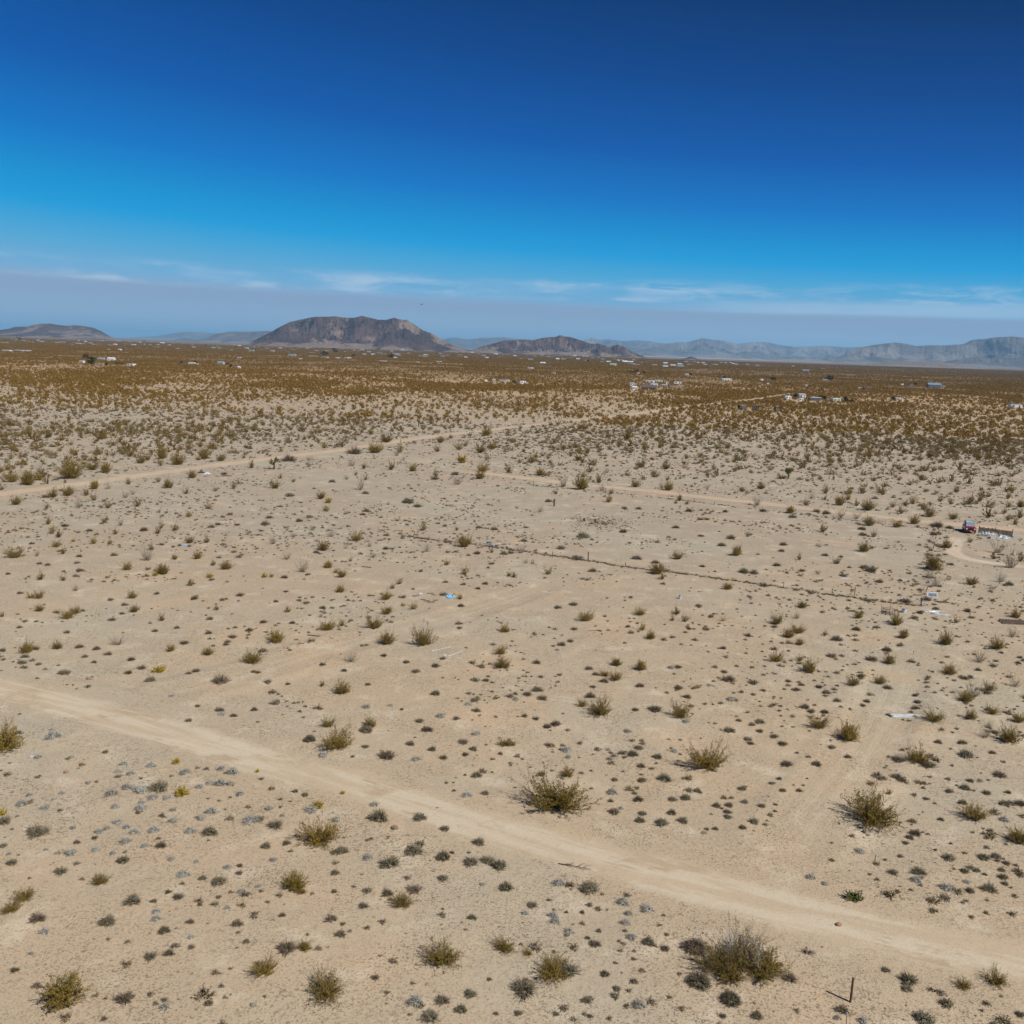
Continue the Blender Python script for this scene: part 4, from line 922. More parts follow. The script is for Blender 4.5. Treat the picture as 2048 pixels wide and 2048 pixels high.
VAR['tuft'] = [one('small_tuft', mound(890 + i, 46, .7, .5, .06, 20, .2, .35, .5)[0], 'litter') for i in range(4)]
def pebble(seed):
    r_ = np.random.default_rng(seed); b = MB(); b.ball((0, 0, .25), 1, .8, .55, 0, 5, 4, .25, seed); return b.me('pebble', [M['rock_red']])
VAR['speck'] = [one('dead_sprig', mound(895 + i, 9, .5, .7, .09, 8, .5, .4, .8)[0], 'litter') for i in range(4)] + [pebble(1)]

def put(name, x, y, s, meshes, label, cat, zs=None, sink=.02):
    z = np.zeros_like(x); nm = y < 720; z[nm] = height(x[nm], y[nm]); z -= s * sink
    return scatter(name, np.stack([x, y, z], -1), s, rng.uniform(0, 6.283, len(x)), meshes, label, cat, zs)

def build_scrub():
    # (a) thick belt beyond the clearing, creosote and low shrubs
    out = {'cm': [], 'cf': [], 'sm': [], 'sf': []}
    for (y0, y1, dC, dS) in ((150, 420, .062, .12), (420, 900, .07, .12), (900, 1900, .050, .04), (1900, 3600, .026, .0), (3600, 7000, .010, .0)):
        A = area(y0, y1)
        for kind, dd in (('c', dC), ('s', dS)):
            n = int(A * dd * 1.7)
            if n == 0: continue
            x, y = cand(n, y0, y1); z, px, py = zone(x, y)
            mac = fbm(x / 55, y / 90, 3 if kind == 'c' else 4, 4); mac2 = fbm(x / 500, y / 260, 8, 4)
            p = np.clip(z / np.interp(px, [0, 600, 1000, 2048], [42, 50, 95, 110]), 0, 1) * .85 + np.clip((z + 16) / 50, 0, .2)
            p *= np.clip(.55 + (mac - .5) * 2.2, .15, 1) * np.clip(.75 + (mac2 - .5) * 2.0, .3, 1)
            ok = rng.random(n) < p; x, y = x[ok], y[ok]
            if y0 < 760:
                nm = y < 1500; rd = np.full(len(x), 9.); rd[nm] = road_dist(x[nm], y[nm]); ok = rd > .35; x, y = x[ok], y[ok]
            ok = clear_of_plants(x, y) & yard_ok(x, y); x, y = x[ok], y[ok]
            out[kind + ('m' if y1 <= 420 else 'f')].append((x, y))
    for key, nm, meshes, lab in (('cm', 'creosote_scrub', VAR['C_mid'] + VAR['C_lo'][:3], 'olive brown creosote scrub thickening beyond the clearing'), ('cf', 'distant_scrub', VAR['C_far'], 'golden brown scrub covering the plain to the town'),
                                 ('sm', 'low_scrub', VAR['S_mid'], 'small dark shrubs between the creosotes beyond the clearing'), ('sf', 'distant_undergrowth', VAR['S_far'], 'low dark undergrowth over the far plain')):
        x = np.concatenate([a for a, b in out[key]]); y = np.concatenate([b for a, b in out[key]])
        n = len(x)
        s = np.exp(rng.normal(0, .3, n)) * (1.02 if key[0] == 'c' else .42); s = np.clip(s, .2, 1.9)
        if key == 'cf': s *= 1.0 + np.clip((y - 1200) / 3500, 0, 1.2)
        put(nm, x, y, s, meshes, lab, 'scrub', rng.uniform(1.0, 1.7, n) if key[0] == 'c' else rng.uniform(.8, 1.2, n))
        print(nm, n)
    # (b) small tufts all over the open ground
    xs, ys, ss = [], [], []
    for (y0, y1, dd) in ((36, 90, .3), (90, 200, .34), (200, 360, .22)):
        n = int(area(y0, y1) * dd * 2); x, y = cand(n, y0, y1); mac = fbm(x / 9, y / 9, 21, 4); mac2 = fbm(x / 40, y / 40, 22, 3)
        ok = rng.random(n) < np.clip(.42 + (mac - .5) * 3.2 + (mac2 - .5) * 1.5, .02, 1); x, y = x[ok], y[ok]
        ok = road_dist(x, y) > .3; x, y = x[ok], y[ok]; ok = clear_of_plants(x, y, 0); x, y = x[ok], y[ok]
        xs.append(x); ys.append(y); ss.append(np.clip(np.exp(rng.normal(0, .5, len(x))) * .14, .05, .42))
    x, y, s = map(np.concatenate, (xs, ys, ss)); print('tufts', len(x))
    b_ = s > .11; put('small_tufts', x[~b_], y[~b_], s[~b_], VAR['tuft'], 'tiny dead tufts and seedlings dotted over the sand', 'undergrowth', sink=.05)
    put('small_shrubs', x[b_], y[b_], s[b_], VAR['S_mid'], 'knee-high dead and green shrublets dotted over the sand', 'undergrowth', sink=.05)
    xs, ys, ss = [], [], []
    for (y0, y1, dd) in ((36, 65, 9.0), (65, 105, 5.0), (105, 170, 1.8)):
        n = int(area(y0, y1, .64, 6) * dd); x, y = cand(n, y0, y1, 2.0, .64, 6); mac = fbm(x / 5, y / 5, 31, 4)
        ok = rng.random(n) < np.clip(.5 + (mac - .5) * 3, .05, 1); x, y = x[ok], y[ok]
        rd = road_dist(x, y); ok = rng.random(len(x)) < np.clip((rd + .6) / 1.6, 0, 1); x, y = x[ok], y[ok]
        xs.append(x); ys.append(y); ss.append(np.clip(np.exp(rng.normal(0, .45, len(x))) * .034, .015, .11))
    x, y, s = map(np.concatenate, (xs, ys, ss)); print('specks', len(x))
    put('ground_litter', x, y, s, VAR['speck'], 'fine dead twigs and pebbles scattered over the sand', 'litter', sink=.1)
# ------------------------------------------------------------------ built things
def at(px, py, dz=0.0):
    q = gp(px, py); q.z = (ground_z(q.x, q.y) if q.y < 720 else 0.0) + dz; return q
def horizon(px): return 667 + .0325 * px

WALLS = {'white': 'white_wall', 'cream': 'cream', 'tan': 'tan_wall', 'brown': 'brown_wall', 'green': 'green_wall', 'blue': 'blue_wall', 'slate': 'slate', 'black': 'black_wall'}
ROOFS = {'white': 'roof_white', 'grey': 'roof_grey', 'brown': 'roof_brown', 'teal': 'roof_teal', 'black': 'black_wall'}
def house(px, py, wpx, label, kind='gable', wall='white', roof='grey', group='homes and sheds scattered over the plain', dep=None, h=None, rz=None, detail=None, name=None, cat=None):
    q = at(px, py); W = wpx * mpp(px, py); W = min(W, 42)
    Dp = dep or min(W * .75, 9.0); H = h or {'gable': 2.8, 'trailer': 2.7, 'shed': 2.5, 'barn': 4.2}[kind]
    if rz is None: rz = rnd.uniform(-.35, .35)
    nm = name or {'gable': 'house', 'trailer': 'mobile_home', 'shed': 'shed', 'barn': 'barn'}[kind]
    root = link(nm, None, loc=(q.x, q.y + Dp / 2, q.z - .15), rot=rz); tag(root, label, cat or {'gable': 'house', 'trailer': 'mobile home', 'shed': 'shed', 'barn': 'barn'}[kind], group)
    wm, rm = M[WALLS[wall]], M[ROOFS[roof]]
    b = MB(); rf = MB()
    if kind in ('gable', 'barn'):
        rh = min(Dp, 9) * (.22 if kind == 'gable' else .28)
        hx, hy = W / 2, Dp / 2
        vs = [(-hx, -hy, 0), (hx, -hy, 0), (hx, hy, 0), (-hx, hy, 0), (-hx, -hy, H), (hx, -hy, H), (hx, hy, H), (-hx, hy, H), (-hx, 0, H + rh), (hx, 0, H + rh)]
        b.add(vs, [(3, 2, 1, 0), (0, 1, 5, 4), (2, 3, 7, 6), (1, 2, 6, 9, 5), (3, 0, 4, 8, 7)])
        o = .35; t = .12
        for s in (-1, 1):
            y0, z0 = s * (hy + o), H - o * rh / hy
            vs = [(-hx - o, y0, z0), (hx + o, y0, z0), (hx + o, 0, H + rh), (-hx - o, 0, H + rh)]
            vs += [(a, c, z + t) for a, c, z in vs]
            rf.add(vs, [(0, 1, 2, 3), (7, 6, 5, 4), (0, 4, 5, 1), (1, 5, 6, 2), (3, 7, 4, 0)])
    else:
        b.box(0, 0, (H + (.45 if kind == 'trailer' else 0)) / 2, W, Dp, H - (.45 if kind == 'trailer' else 0))
        rf.box(0, 0, H + .07, W + .3, Dp + .3, .14, top=(.97, .94))
        if kind == 'trailer': rf.box(0, 0, H + .2, W * .96, Dp * .55, .12, top=(.98, .5))
    b.build('wall', wm, root); rf.build('roof', rm, root)
    if detail is None: detail = wpx >= 6
    if detail:
        nw = max(2, min(5, int(W / 3.2))); k = 0
        for i in range(nw):
            x = -W / 2 + W * (i + .5) / nw
            if i == nw // 2:
                d = MB(); d.box(x, -Dp / 2 - .02, 1.2 if kind == 'trailer' else 1.05, .95, .05, 2.0); d.build('door', M['brown_wall'] if wall != 'brown' else M['cream'], root)
            else:
                wv = MB(); wv.box(x, -Dp / 2 - .02, 1.65, min(1.4, W / nw * .55), .05, .95); win = wv.build('window', M['dark_glass'], root)
                wf = MB(); ww = min(1.4, W / nw * .55)
                for (a, c, e, f_) in ((0, .52, ww + .2, .1), (0, -.52, ww + .2, .1), (-ww / 2 - .05, 0, .1, .94), (ww / 2 + .05, 0, .1, .94)):
                    wf.box(x + a, -Dp / 2 - .035, 1.65 + c, e, .07, f_)
                wf.build('frame', M['white_paint'], win)
    YARDS.append((q.x, q.y - 1, W * .75 + 2, Dp + 4))
    return root

def leafy_tree(px, py, wpx, label, h=None, group='dark trees among the homes', seed=None, nq=260):
    q = at(px, py); W = max(2.5, wpx * mpp(px, py)); W = min(W, 26); Hh = h or W * .75
    r_ = random.Random(int(px * 7 + py)); sd = int(px * 13 + py)
    root = link('tree', None, loc=(q.x, q.y, q.z)); tag(root, label, 'tree', group)
    t = MB(); tr = W * .02 + .08
    t.tube([(0, 0, -.2), (.05 * W, 0, Hh * .3), (0, .03 * W, Hh * .7)], [tr, tr * .8, tr * .35], 6)
    for k in range(5):
        a = k * 1.3 + r_.random(); t.tube([(0, 0, Hh * .2), (math.cos(a) * W * .2, math.sin(a) * W * .2, Hh * .45), (math.cos(a) * W * .36, math.sin(a) * W * .36, Hh * .6)], [tr * .6, tr * .4, tr * .15], 5)
    t.build('trunk', M['bark'], root)
    rg = np.random.default_rng(sd); nc = 9; cs = np.stack([rg.normal(0, .22, nc) * W, rg.normal(0, .2, nc) * W, rg.uniform(.25, .8, nc) * Hh], -1); cr0 = rg.uniform(.15, .26, nc) * W
    i = rg.integers(0, nc, nq); dv = unit(rg.normal(size=(nq, 3))) * (rg.random(nq) ** .4)[:, None] * cr0[i][:, None]
    P = cs[i] + dv * np.array([1, 1, .85]); P[:, 2] = np.clip(P[:, 2], .15, None)
    V, F = quads(P, W * .1, rg, None, .8); link('crown', mesh_np('crown', V, F, [M['tree_leaf']]), root)
    return root

# --- homesteads drawn one by one from the photograph
hs = [
 (163, 726, 9, 'trailer', 'white', 'white', 'small white trailer just left of the big dark tree'), (201, 720, 12, 'trailer', 'blue', 'white', 'pale home directly behind the big dark tree'),
 (221, 721, 13, 'gable', 'white', 'white', 'white house to the right of the big dark tree'), (198, 730, 15, 'shed', 'tan', 'brown', 'low tan shed beside the big dark tree'),
 (261, 732, 14, 'trailer', 'white', 'grey', 'white trailer standing right of the row of dark trees'), (248, 700, 11, 'shed', 'brown', 'black', 'black-roofed shed on the plain left of the radio mast'),
 (239, 701, 6, 'gable', 'white', 'white', 'tiny white house touching the black-roofed shed'), (217, 700, 4, 'shed', 'white', 'white', 'lone white shed left of the black-roofed shed'),
 (267, 691, 8, 'gable', 'white', 'white', 'white gabled house at the foot of the radio mast'), (354, 698, 6, 'trailer', 'white', 'white', 'lone white trailer halfway between the mast and the broad hill'),
 (361, 730, 13, 'shed', 'brown', 'black', 'long dark shed between two pale homes'), (383, 729, 12, 'trailer', 'white', 'white', 'white trailer just right of the long dark shed'),
 (395, 731, 4, 'shed', 'cream', 'white', 'small cream shed at the end of the white trailer'), (441, 729, 12, 'gable', 'blue', 'grey', 'pale blue house left of the round white tank'),
 (478, 718, 7, 'gable', 'white', 'grey', 'small house up the plain above the round white tank'), (461, 701, 7, 'trailer', 'white', 'white', 'white trailer alone under the left foot of the broad hill'),
 (12, 703, 16, 'trailer', 'white', 'white', 'long white trailer at the left edge of the plain'), (36, 703, 18, 'trailer', 'blue', 'white', 'long pale trailer second from the left edge'), (55, 703, 9, 'trailer', 'white', 'grey', 'pale trailer third from the left edge'),
 (584, 712, 14, 'gable', 'blue', 'teal', 'blue-roofed house beneath the broad hill'), (626, 714, 18, 'trailer', 'green', 'white', 'long pale green home beneath the broad hill'), (649, 716, 13, 'trailer', 'white', 'teal', 'teal-roofed home right of the pale green home'),
 (676, 717, 9, 'trailer', 'white', 'grey', 'grey-roofed trailer in the row beneath the broad hill'), (695, 717, 12, 'trailer', 'white', 'white', 'white trailer ending the row beneath the broad hill'), (601, 719, 6, 'shed', 'white', 'white', 'white shed below the blue-roofed house'),
 (790, 717, 6, 'gable', 'white', 'white', 'white house just right of the round dark tree under the hill'), (766, 724, 14, 'trailer', 'white', 'grey', 'grey-roofed home below the round dark tree'), (835, 726, 6, 'shed', 'white', 'white', 'white shed below the right shoulder of the broad hill'),
 (878, 725, 9, 'trailer', 'white', 'white', 'white trailer under the right foot of the broad hill'), (972, 764, 5, 'shed', 'white', 'grey', 'first small white shed of the roadside row'), (988, 764, 6, 'trailer', 'white', 'white', 'small white trailer in the roadside row'),
 (1003, 765, 8, 'trailer', 'cream', 'grey', 'cream trailer in the roadside row'), (1014, 765, 9, 'trailer', 'white', 'grey', 'white trailer next to the roadside tree'), (1045, 768, 12, 'trailer', 'white', 'white', 'white trailer right of the roadside tree'),
 (1061, 738, 12, 'trailer', 'white', 'teal', 'teal-roofed home out on the plain below the pointed hills'), (1094, 738, 16, 'shed', 'brown', 'black', 'long black-roofed shed below the pointed hills'), (1107, 748, 7, 'shed', 'cream', 'white', 'small cream hut alone in the dark scrub'),
 (1086, 728, 10, 'gable', 'white', 'white', 'bright white house below the pointed hills'), (1277, 748, 4, 'shed', 'white', 'white', 'tiny white hut between three round trees'), (1374, 751, 7, 'trailer', 'white', 'white', 'white trailer beside a single round tree'),
 (1453, 761, 20, 'trailer', 'white', 'white', 'long white home under a dark tree right of the compound'), (1361, 733, 14, 'gable', 'blue', 'teal', 'wide teal-roofed building right of the town'), (1250, 725, 12, 'barn', 'white', 'white', 'large white-roofed barn in the town'), (1262, 726, 9, 'barn', 'white', 'white', 'smaller white-roofed barn joined to the large one'),
 (1264, 772, 9, 'gable', 'white', 'grey', 'grey-roofed cabin behind the bright white gable house'), (1269, 780, 9, 'gable', 'white', 'white', 'bright white gable house at the left of the compound'), (1300, 781, 28, 'gable', 'brown', 'brown', 'long brown building in the front of the compound'),
 (1309, 773, 14, 'trailer', 'white', 'white', 'white trailer behind the long brown building'), (1301, 766, 16, 'trailer', 'white', 'white', 'white trailer at the back left of the compound'), (1318, 765, 14, 'trailer', 'green', 'white', 'pale green trailer at the back of the compound'),
 (1333, 768, 8, 'shed', 'white', 'grey', 'small grey-roofed shed in the middle of the compound'), (1330, 776, 10, 'gable', 'tan', 'grey', 'tan cabin in the middle of the compound'), (1347, 776, 16, 'shed', 'tan', 'brown', 'long tan shed in the compound'), (1356, 768, 14, 'trailer', 'white', 'grey', 'grey-roofed trailer at the right of the compound'), (1361, 777, 7, 'shed', 'cream', 'brown', 'cream hut at the right end of the compound'), (1286, 765, 7, 'shed', 'tan', 'grey', 'tan hut at the back left corner of the compound'),
 (1523, 762, 6, 'trailer', 'white', 'white', 'small white trailer left of the flat dark thicket'), (1536, 770, 4, 'shed', 'white', 'white', 'tiny white hut below the flat dark thicket'), (1613, 773, 3.5, 'shed', 'white', 'white', 'tiny white box beside the end of the orange road'), (1652, 762, 10, 'trailer', 'white', 'grey', 'grey-roofed home beyond the end of the orange road'),
 (1576, 799, 12, 'trailer', 'white', 'white', 'white trailer at the left of the tree-lined homestead'), (1604, 796, 14, 'gable', 'white', 'grey', 'grey-roofed house in the tree-lined homestead'), (1603, 803, 9, 'shed', 'white', 'white', 'white shed in front of the grey-roofed house'), (1633, 802, 20, 'trailer', 'slate', 'white', 'long slate home with white roof among the dark trees'), (1672, 804, 18, 'trailer', 'green', 'white', 'pale green home at the right of the tree-lined homestead'),
 (1486, 818, 12, 'shed', 'slate', 'grey', 'square slate shed alone in the sandy yard'), (1478, 818, 5, 'shed', 'black', 'black', 'low black lean-to against the square slate shed'), (1512, 820, 12, 'shed', 'black', 'black', 'long black shed in the sandy yard'), (1555, 823, 9, 'shed', 'black', 'black', 'small black shed right of the sandy yard'),
 (1720, 780, 6, 'trailer', 'white', 'white', 'white trailer left of the small upright tree'), (1738, 777, 14, 'shed', 'tan', 'brown', 'low tan shed right of the small upright tree'), (1870, 776, 24, 'barn', 'slate', 'teal', 'long blue-roofed barn on the right side of the plain'), (1885, 775, 12, 'shed', 'blue', 'grey', 'grey-roofed annex of the long blue-roofed barn'),
 (1797, 802, 16, 'trailer', 'cream', 'grey', 'cream trailer beside a bushy tree'), (2034, 816, 22, 'trailer', 'white', 'grey', 'grey-roofed home cut by the right edge'), (2026, 813, 8, 'shed', 'slate', 'black', 'slate hut beside the home at the right edge'), (1805, 771, 5, 'shed', 'white', 'white', 'tiny white box in the brown scrub left of the blue-roofed barn'), (1822, 771, 9, 'shed', 'slate', 'black', 'dark hut left of the blue-roofed barn')]
for px, py, wp, kd, wa, ro, lab in hs: house(px, py, wp, lab, kd, wa, ro, h={'shed': 2.4}.get(kd))
q = at(478, 738); tk = MB(); rr = 4.2 * mpp(478, 738); tk.tube([(0, 0, 0), (0, 0, 2.6)], rr, 16); o = link('water_tank', None, loc=q); tk.build('tank_wall', M['white_paint'], o)
tk = MB(); tk.tube([(0, 0, 2.6), (0, 0, 3.0), (0, 0, 3.3)], [rr * 1.03, rr * .6, .1], 16); tk.build('lid', M['roof_white'], o); tag(o, 'round white water tank with a low domed lid', 'water tank')

trs = [(184, 731, 21, 'big dark spreading tree beside the white trailer'), (187, 722, 14, 'dark tree behind the big spreading tree'), (170, 719, 16, 'greenish tree left behind the big spreading tree'), (213, 731, 9, 'dark bushy tree right of the low tan shed'), (232, 730, 8, 'small round tree between two homes'),
       (244, 730, 8, 'round dark tree left of the white trailer'), (363, 727, 8, 'dark tree behind the long dark shed'), (390, 727, 8, 'dark tree behind the white trailer'), (460, 735, 13, 'low dark thicket left of the round white tank'), (671, 706, 22, 'wide dark tree clump beneath the broad hill'), (650, 712, 16, 'dark trees behind the teal-roofed home'), (706, 714, 9, 'dark tree at the end of the row beneath the broad hill'),
       (782, 717, 14, 'round dark tree below the right half of the broad hill'), (1028, 767, 11, 'round dark tree of the roadside row'), (1270, 747, 12, 'biggest of three round trees on the plain'), (1261, 746, 8, 'left of the three round trees on the plain'), (1289, 747, 9, 'right of the three round trees on the plain'), (1381, 751, 9, 'single round tree beside a white trailer'),
       (1447, 759, 10, 'dark tree over the long white home'), (1545, 764, 16, 'flat dark thicket left of the orange road end'), (1660, 762, 18, 'green trees beyond the end of the orange road'), (1591, 797, 14, 'tallest dark tree of the tree-lined homestead'), (1649, 801, 16, 'dark broad tree right of the slate home'), (1640, 797, 10, 'dark tree behind the slate home'), (1618, 801, 8, 'small dark tree left of the slate home'),
       (1692, 804, 15, 'leafy tree right of the pale green home'), (1703, 806, 12, 'low thicket ending the tree-lined homestead'), (1725, 781, 7, 'small upright tree on the plain'), (1787, 802, 12, 'bushy tree beside the cream trailer'), (1830, 771, 8, 'dark bush behind the dark hut'), (39, 680, 9, 'dark tree in the town below the rounded grey hill'), (289, 684, 6, 'dark tree in the town right of the mast'), (1176, 724, 8, 'dark tree in the town below the knoll')]
for px, py, wp, lab in trs: leafy_tree(px, py, wp, lab)

# --- the distant town: every home its own thing
regs = [(0, 215, 'below the rounded hill', 40), (215, 400, 'under the gap', 28), (400, 520, 'left of the broad hill', 17), (520, 700, 'below the broad hill', 30), (700, 920, 'below its shoulder', 34), (920, 1110, 'below the pointed hills', 36), (1110, 1270, 'under the last peak', 30), (1270, 1480, 'near the tiny knoll', 24), (1480, 1700, 'on the open plain', 7)]
town = []
for x0, x1, rn_, n in regs:
    for i in range(n):
        px = x0 + (x1 - x0) * (i + rnd.random()) / n; off = 8.2 + 12 * rnd.random() ** 1.7 + (4 if px > 1200 else 0); town.append((px, horizon(px) + off, off, rn_))
cntr = {}
for px, py, off, rn_ in sorted(town):
    kd = rnd.choice(['gable', 'gable', 'trailer', 'trailer', 'shed', 'barn' if off < 11 else 'gable']); wa = rnd.choice(['white', 'white', 'white', 'white', 'cream', 'tan', 'blue', 'green']); ro = rnd.choice(['white', 'white', 'grey', 'grey', 'brown', 'teal'])
    wm = {'gable': rnd.uniform(10, 18), 'trailer': rnd.uniform(13, 24), 'shed': rnd.uniform(6, 10), 'barn': rnd.uniform(16, 28)}[kd]
    nmk = {'gable': 'house', 'trailer': 'mobile home', 'shed': 'shed', 'barn': 'barn'}[kd]
    key = (wa, nmk, ro, rn_); cntr[key] = cntr.get(key, 0) + 1; k = cntr[key]
    lab = f"{wa} {nmk} with {ro} roof {rn_}" + ('' if k == 1 else f', {ordw(k)} from the left')
    house(px, py, wm / mpp(px, py), lab, kd, wa, ro, 'homes of the distant town', detail=False, h={'shed': 2.6, 'gable': 3.6, 'trailer': 3.2, 'barn': 5.4}[kd])
tl = []
for x0, x1, rn_, n in regs:
    for i in range(int(n * .55)):
        px = x0 + (x1 - x0) * rnd.random(); tl.append((px, horizon(px) + 8.5 + 9 * rnd.random(), rn_))
cntr = {}
for px, py, rn_ in sorted(tl):
    cntr[rn_] = cntr.get(rn_, 0) + 1; k = cntr[rn_]
    leafy_tree(px, py, rnd.uniform(6, 13) / mpp(px, py), f'{ordw(k)} dark tree from the left {rn_}', h=rnd.uniform(4, 8), group='trees of the distant town', nq=90)

# --- radio mast
q = at(262, 691); b = MB()
H = 15 * mpp(262, 691)
for k in range(3):
    a = k * 2.094; b.tube([(math.cos(a) * .9, math.sin(a) * .9, 0), (math.cos(a) * .35, math.sin(a) * .35, H)], .16, 5)
for i in range(12):
    z = H * i / 12; r1 = .9 - .55 * i / 12
    for k in range(3):
        a, c = k * 2.094, (k + 1) * 2.094; b.tube([(math.cos(a) * r1, math.sin(a) * r1, z), (math.cos(c) * r1 * .96, math.sin(c) * r1 * .96, z + H / 12)], .07, 4)
o = link('radio_mast', None, loc=q); tag(o, 'thin pale lattice mast rising over the town', 'mast'); b.build('lattice', M['roof_grey'], o); b = MB(); b.tube([(0, 0, H - .2), (0, 0, H + 3)], .12, 6); b.build('antenna', M['roof_white'], o)

# --- fences
def post(px, py, hpx, name, label, mat='post_wood', r=.05, lean=(0, 0), group=None, cap=None, parent=None, cat='post', z0=None):
    q = at(px, py); H = hpx * mpp(px, py) / math.cos(PITCH) ; b = MB(); top = Vector((lean[0] * H, lean[1] * H, H))
    pts = [Vector((0, 0, -.2))] + [top * t + Vector((rnd.uniform(-.012, .012), rnd.uniform(-.012, .012), 0)) for t in (0, .35, .7, 1)]
    b.tube(pts, [r, r, r * .96, r * .93, r * .88], 8)
    if parent is not None:
        o = b.build(name, M[mat], parent, loc=Vector(q) - parent.location); return o, q, top
    if cap:
        o = link(name, None, loc=q); b.build('shaft', M[mat], o); c = MB(); c.tube([top * .86, top * 1.02], r * 1.35, 8); c.build('cap', M[cap], o)
    else: o = b.build(name, M[mat], None, loc=q)
    tag(o, label, cat, group); return o, q, top
post(1700, 2008, 52, 'wooden_post', 'leaning dark wooden post casting a long shadow on the sand', r=.062, lean=(.045, .03))
post(1691, 2060, 36, 'metal_stake', 'thin metal stake with a white cap cut by the bottom edge', 'rust', .018, (.0, .0), cap='white_plastic', cat='stake')
post(1749, 1727, 21, 'rusty_stake', 'thin rusty stake standing above the near road', 'rust', .022, (.02, 0), cat='stake')
post(756, 1066, 14, 'orange_stake', 'orange-brown stake upright in open sand', 'orange_stake', .055, cat='stake')
post(1826, 1310, 6, 'small_stake', 'short thin stake in the sand above the white board', 'rust', .025, (.15, 0), cat='stake')
def fence(name, label, line, posts, wires=(.35, .7, 1.0), sag=.12, r=.05, mat='post_wood', wmat='rust'):
    q0 = at(*line[0]); root = link(name, None, loc=q0); tag(root, label, 'fence')
    for px, py, hp, rr, ln in posts: post(px, py, hp, 'post', None, mat, rr, ln, parent=root)
    b = MB(); P = [at(*p) - q0 for p in line]
    for wz in wires:
        pts = []
        for a, c in zip(P[:-1], P[1:]):
            n = max(2, int((c - a).length / 2.5))
            for k in range(n):
                t = k / n; pts.append(a.lerp(c, t) + Vector((rnd.uniform(-.15, .15), rnd.uniform(-.15, .15), max(.03, wz - sag * math.sin(math.pi * ((t * 3) % 1)) + rnd.uniform(-.08, .08)))))
        pts.append(P[-1] + Vector((0, 0, wz))); b.tube(pts, .008, 4)
    b.build('wire', M[wmat], root); return root
F1 = [(810, 1072), (874, 1081), (972, 1093), (1065, 1106), (1184, 1122), (1272, 1137), (1332, 1145), (1451, 1161), (1570, 1177), (1703, 1194), (1762, 1203), (1842, 1212)]
fence('wire_fence', 'long collapsed wire fence with a few posts crossing the clearing', F1,
      [(826, 1074, 10, .05, (.35, 0)), (1105, 1115, 12, .05, (0, 0)), (1176, 1122, 19, .085, (0, 0)), (1252, 1134, 9, .05, (-.2, 0)), (1567, 1177, 12, .04, (0, 0)), (1664, 1189, 13, .045, (0, 0)), (1709, 1190, 17, .05, (.03, 0)), (1842, 1212, 17, .08, (-.05, 0))], wires=(.05, .12, .3))
F2 = [(1040, 968), (1067, 971), (1211, 985), (1337, 998), (1388, 1004), (1536, 1021), (1700, 1040), (1867, 1060), (1906, 1065)]
fence('roadside_fence', 'sagging wire fence along the front of the pinkish road', F2, [(1067, 971, 9, .05, (0, 0)), (1211, 986, 9, .06, (.05, 0)), (1250, 988, 8, .04, (0, 0)), (1337, 999, 8, .04, (0, 0)), (1388, 1005, 9, .06, (0, 0)), (1428, 1010, 8, .05, (.1, 0)), (1590, 1029, 8, .04, (0, 0)), (1770, 1048, 8, .04, (0, 0)), (1867, 1060, 12, .07, (0, 0)), (1877, 1062, 10, .05, (.1, 0)), (1906, 1065, 9, .06, (0, 0))])
F3 = [(1842, 1212), (1850, 1186), (1860, 1146), (1864, 1110), (1868, 1085), (1876, 1062)]
fence('side_fence', 'overgrown side fence running back from the corner post', F3, [(1852, 1182, 12, .05, (.3, 0)), (1864, 1128, 16, .05, (-.1, 0)), (1867, 1098, 10, .05, (0, 0)), (1871, 1078, 10, .05, (.1, 0))])

def along(line, n, spread, s0, s1, seed):
    rg = np.random.default_rng(seed); P = [at(*p) for p in line]; L = [(c - a).length for a, c in zip(P[:-1], P[1:])]; out = []
    for _ in range(n):
        t = rg.random() * sum(L); i = 0
        while i < len(L) - 1 and t > L[i]: t -= L[i]; i += 1
        p = P[i].lerp(P[i + 1], min(1, t / L[i])); out.append((p.x + rg.normal(0, spread), p.y + rg.normal(0, spread), rg.uniform(s0, s1)))
    return np.array(out)
A = np.concatenate([along(F1[0:], 900, .3, .06, .22, 1), along(F3, 130, 1.2, .12, .45, 3), along(F2[1:], 260, .4, .08, .26, 4)])
put('windblown_brush', A[:, 0], A[:, 1], A[:, 2], VAR['S_mid'][:3] + VAR['tuft'], 'dark windblown brush caught along the fence lines', 'brush')

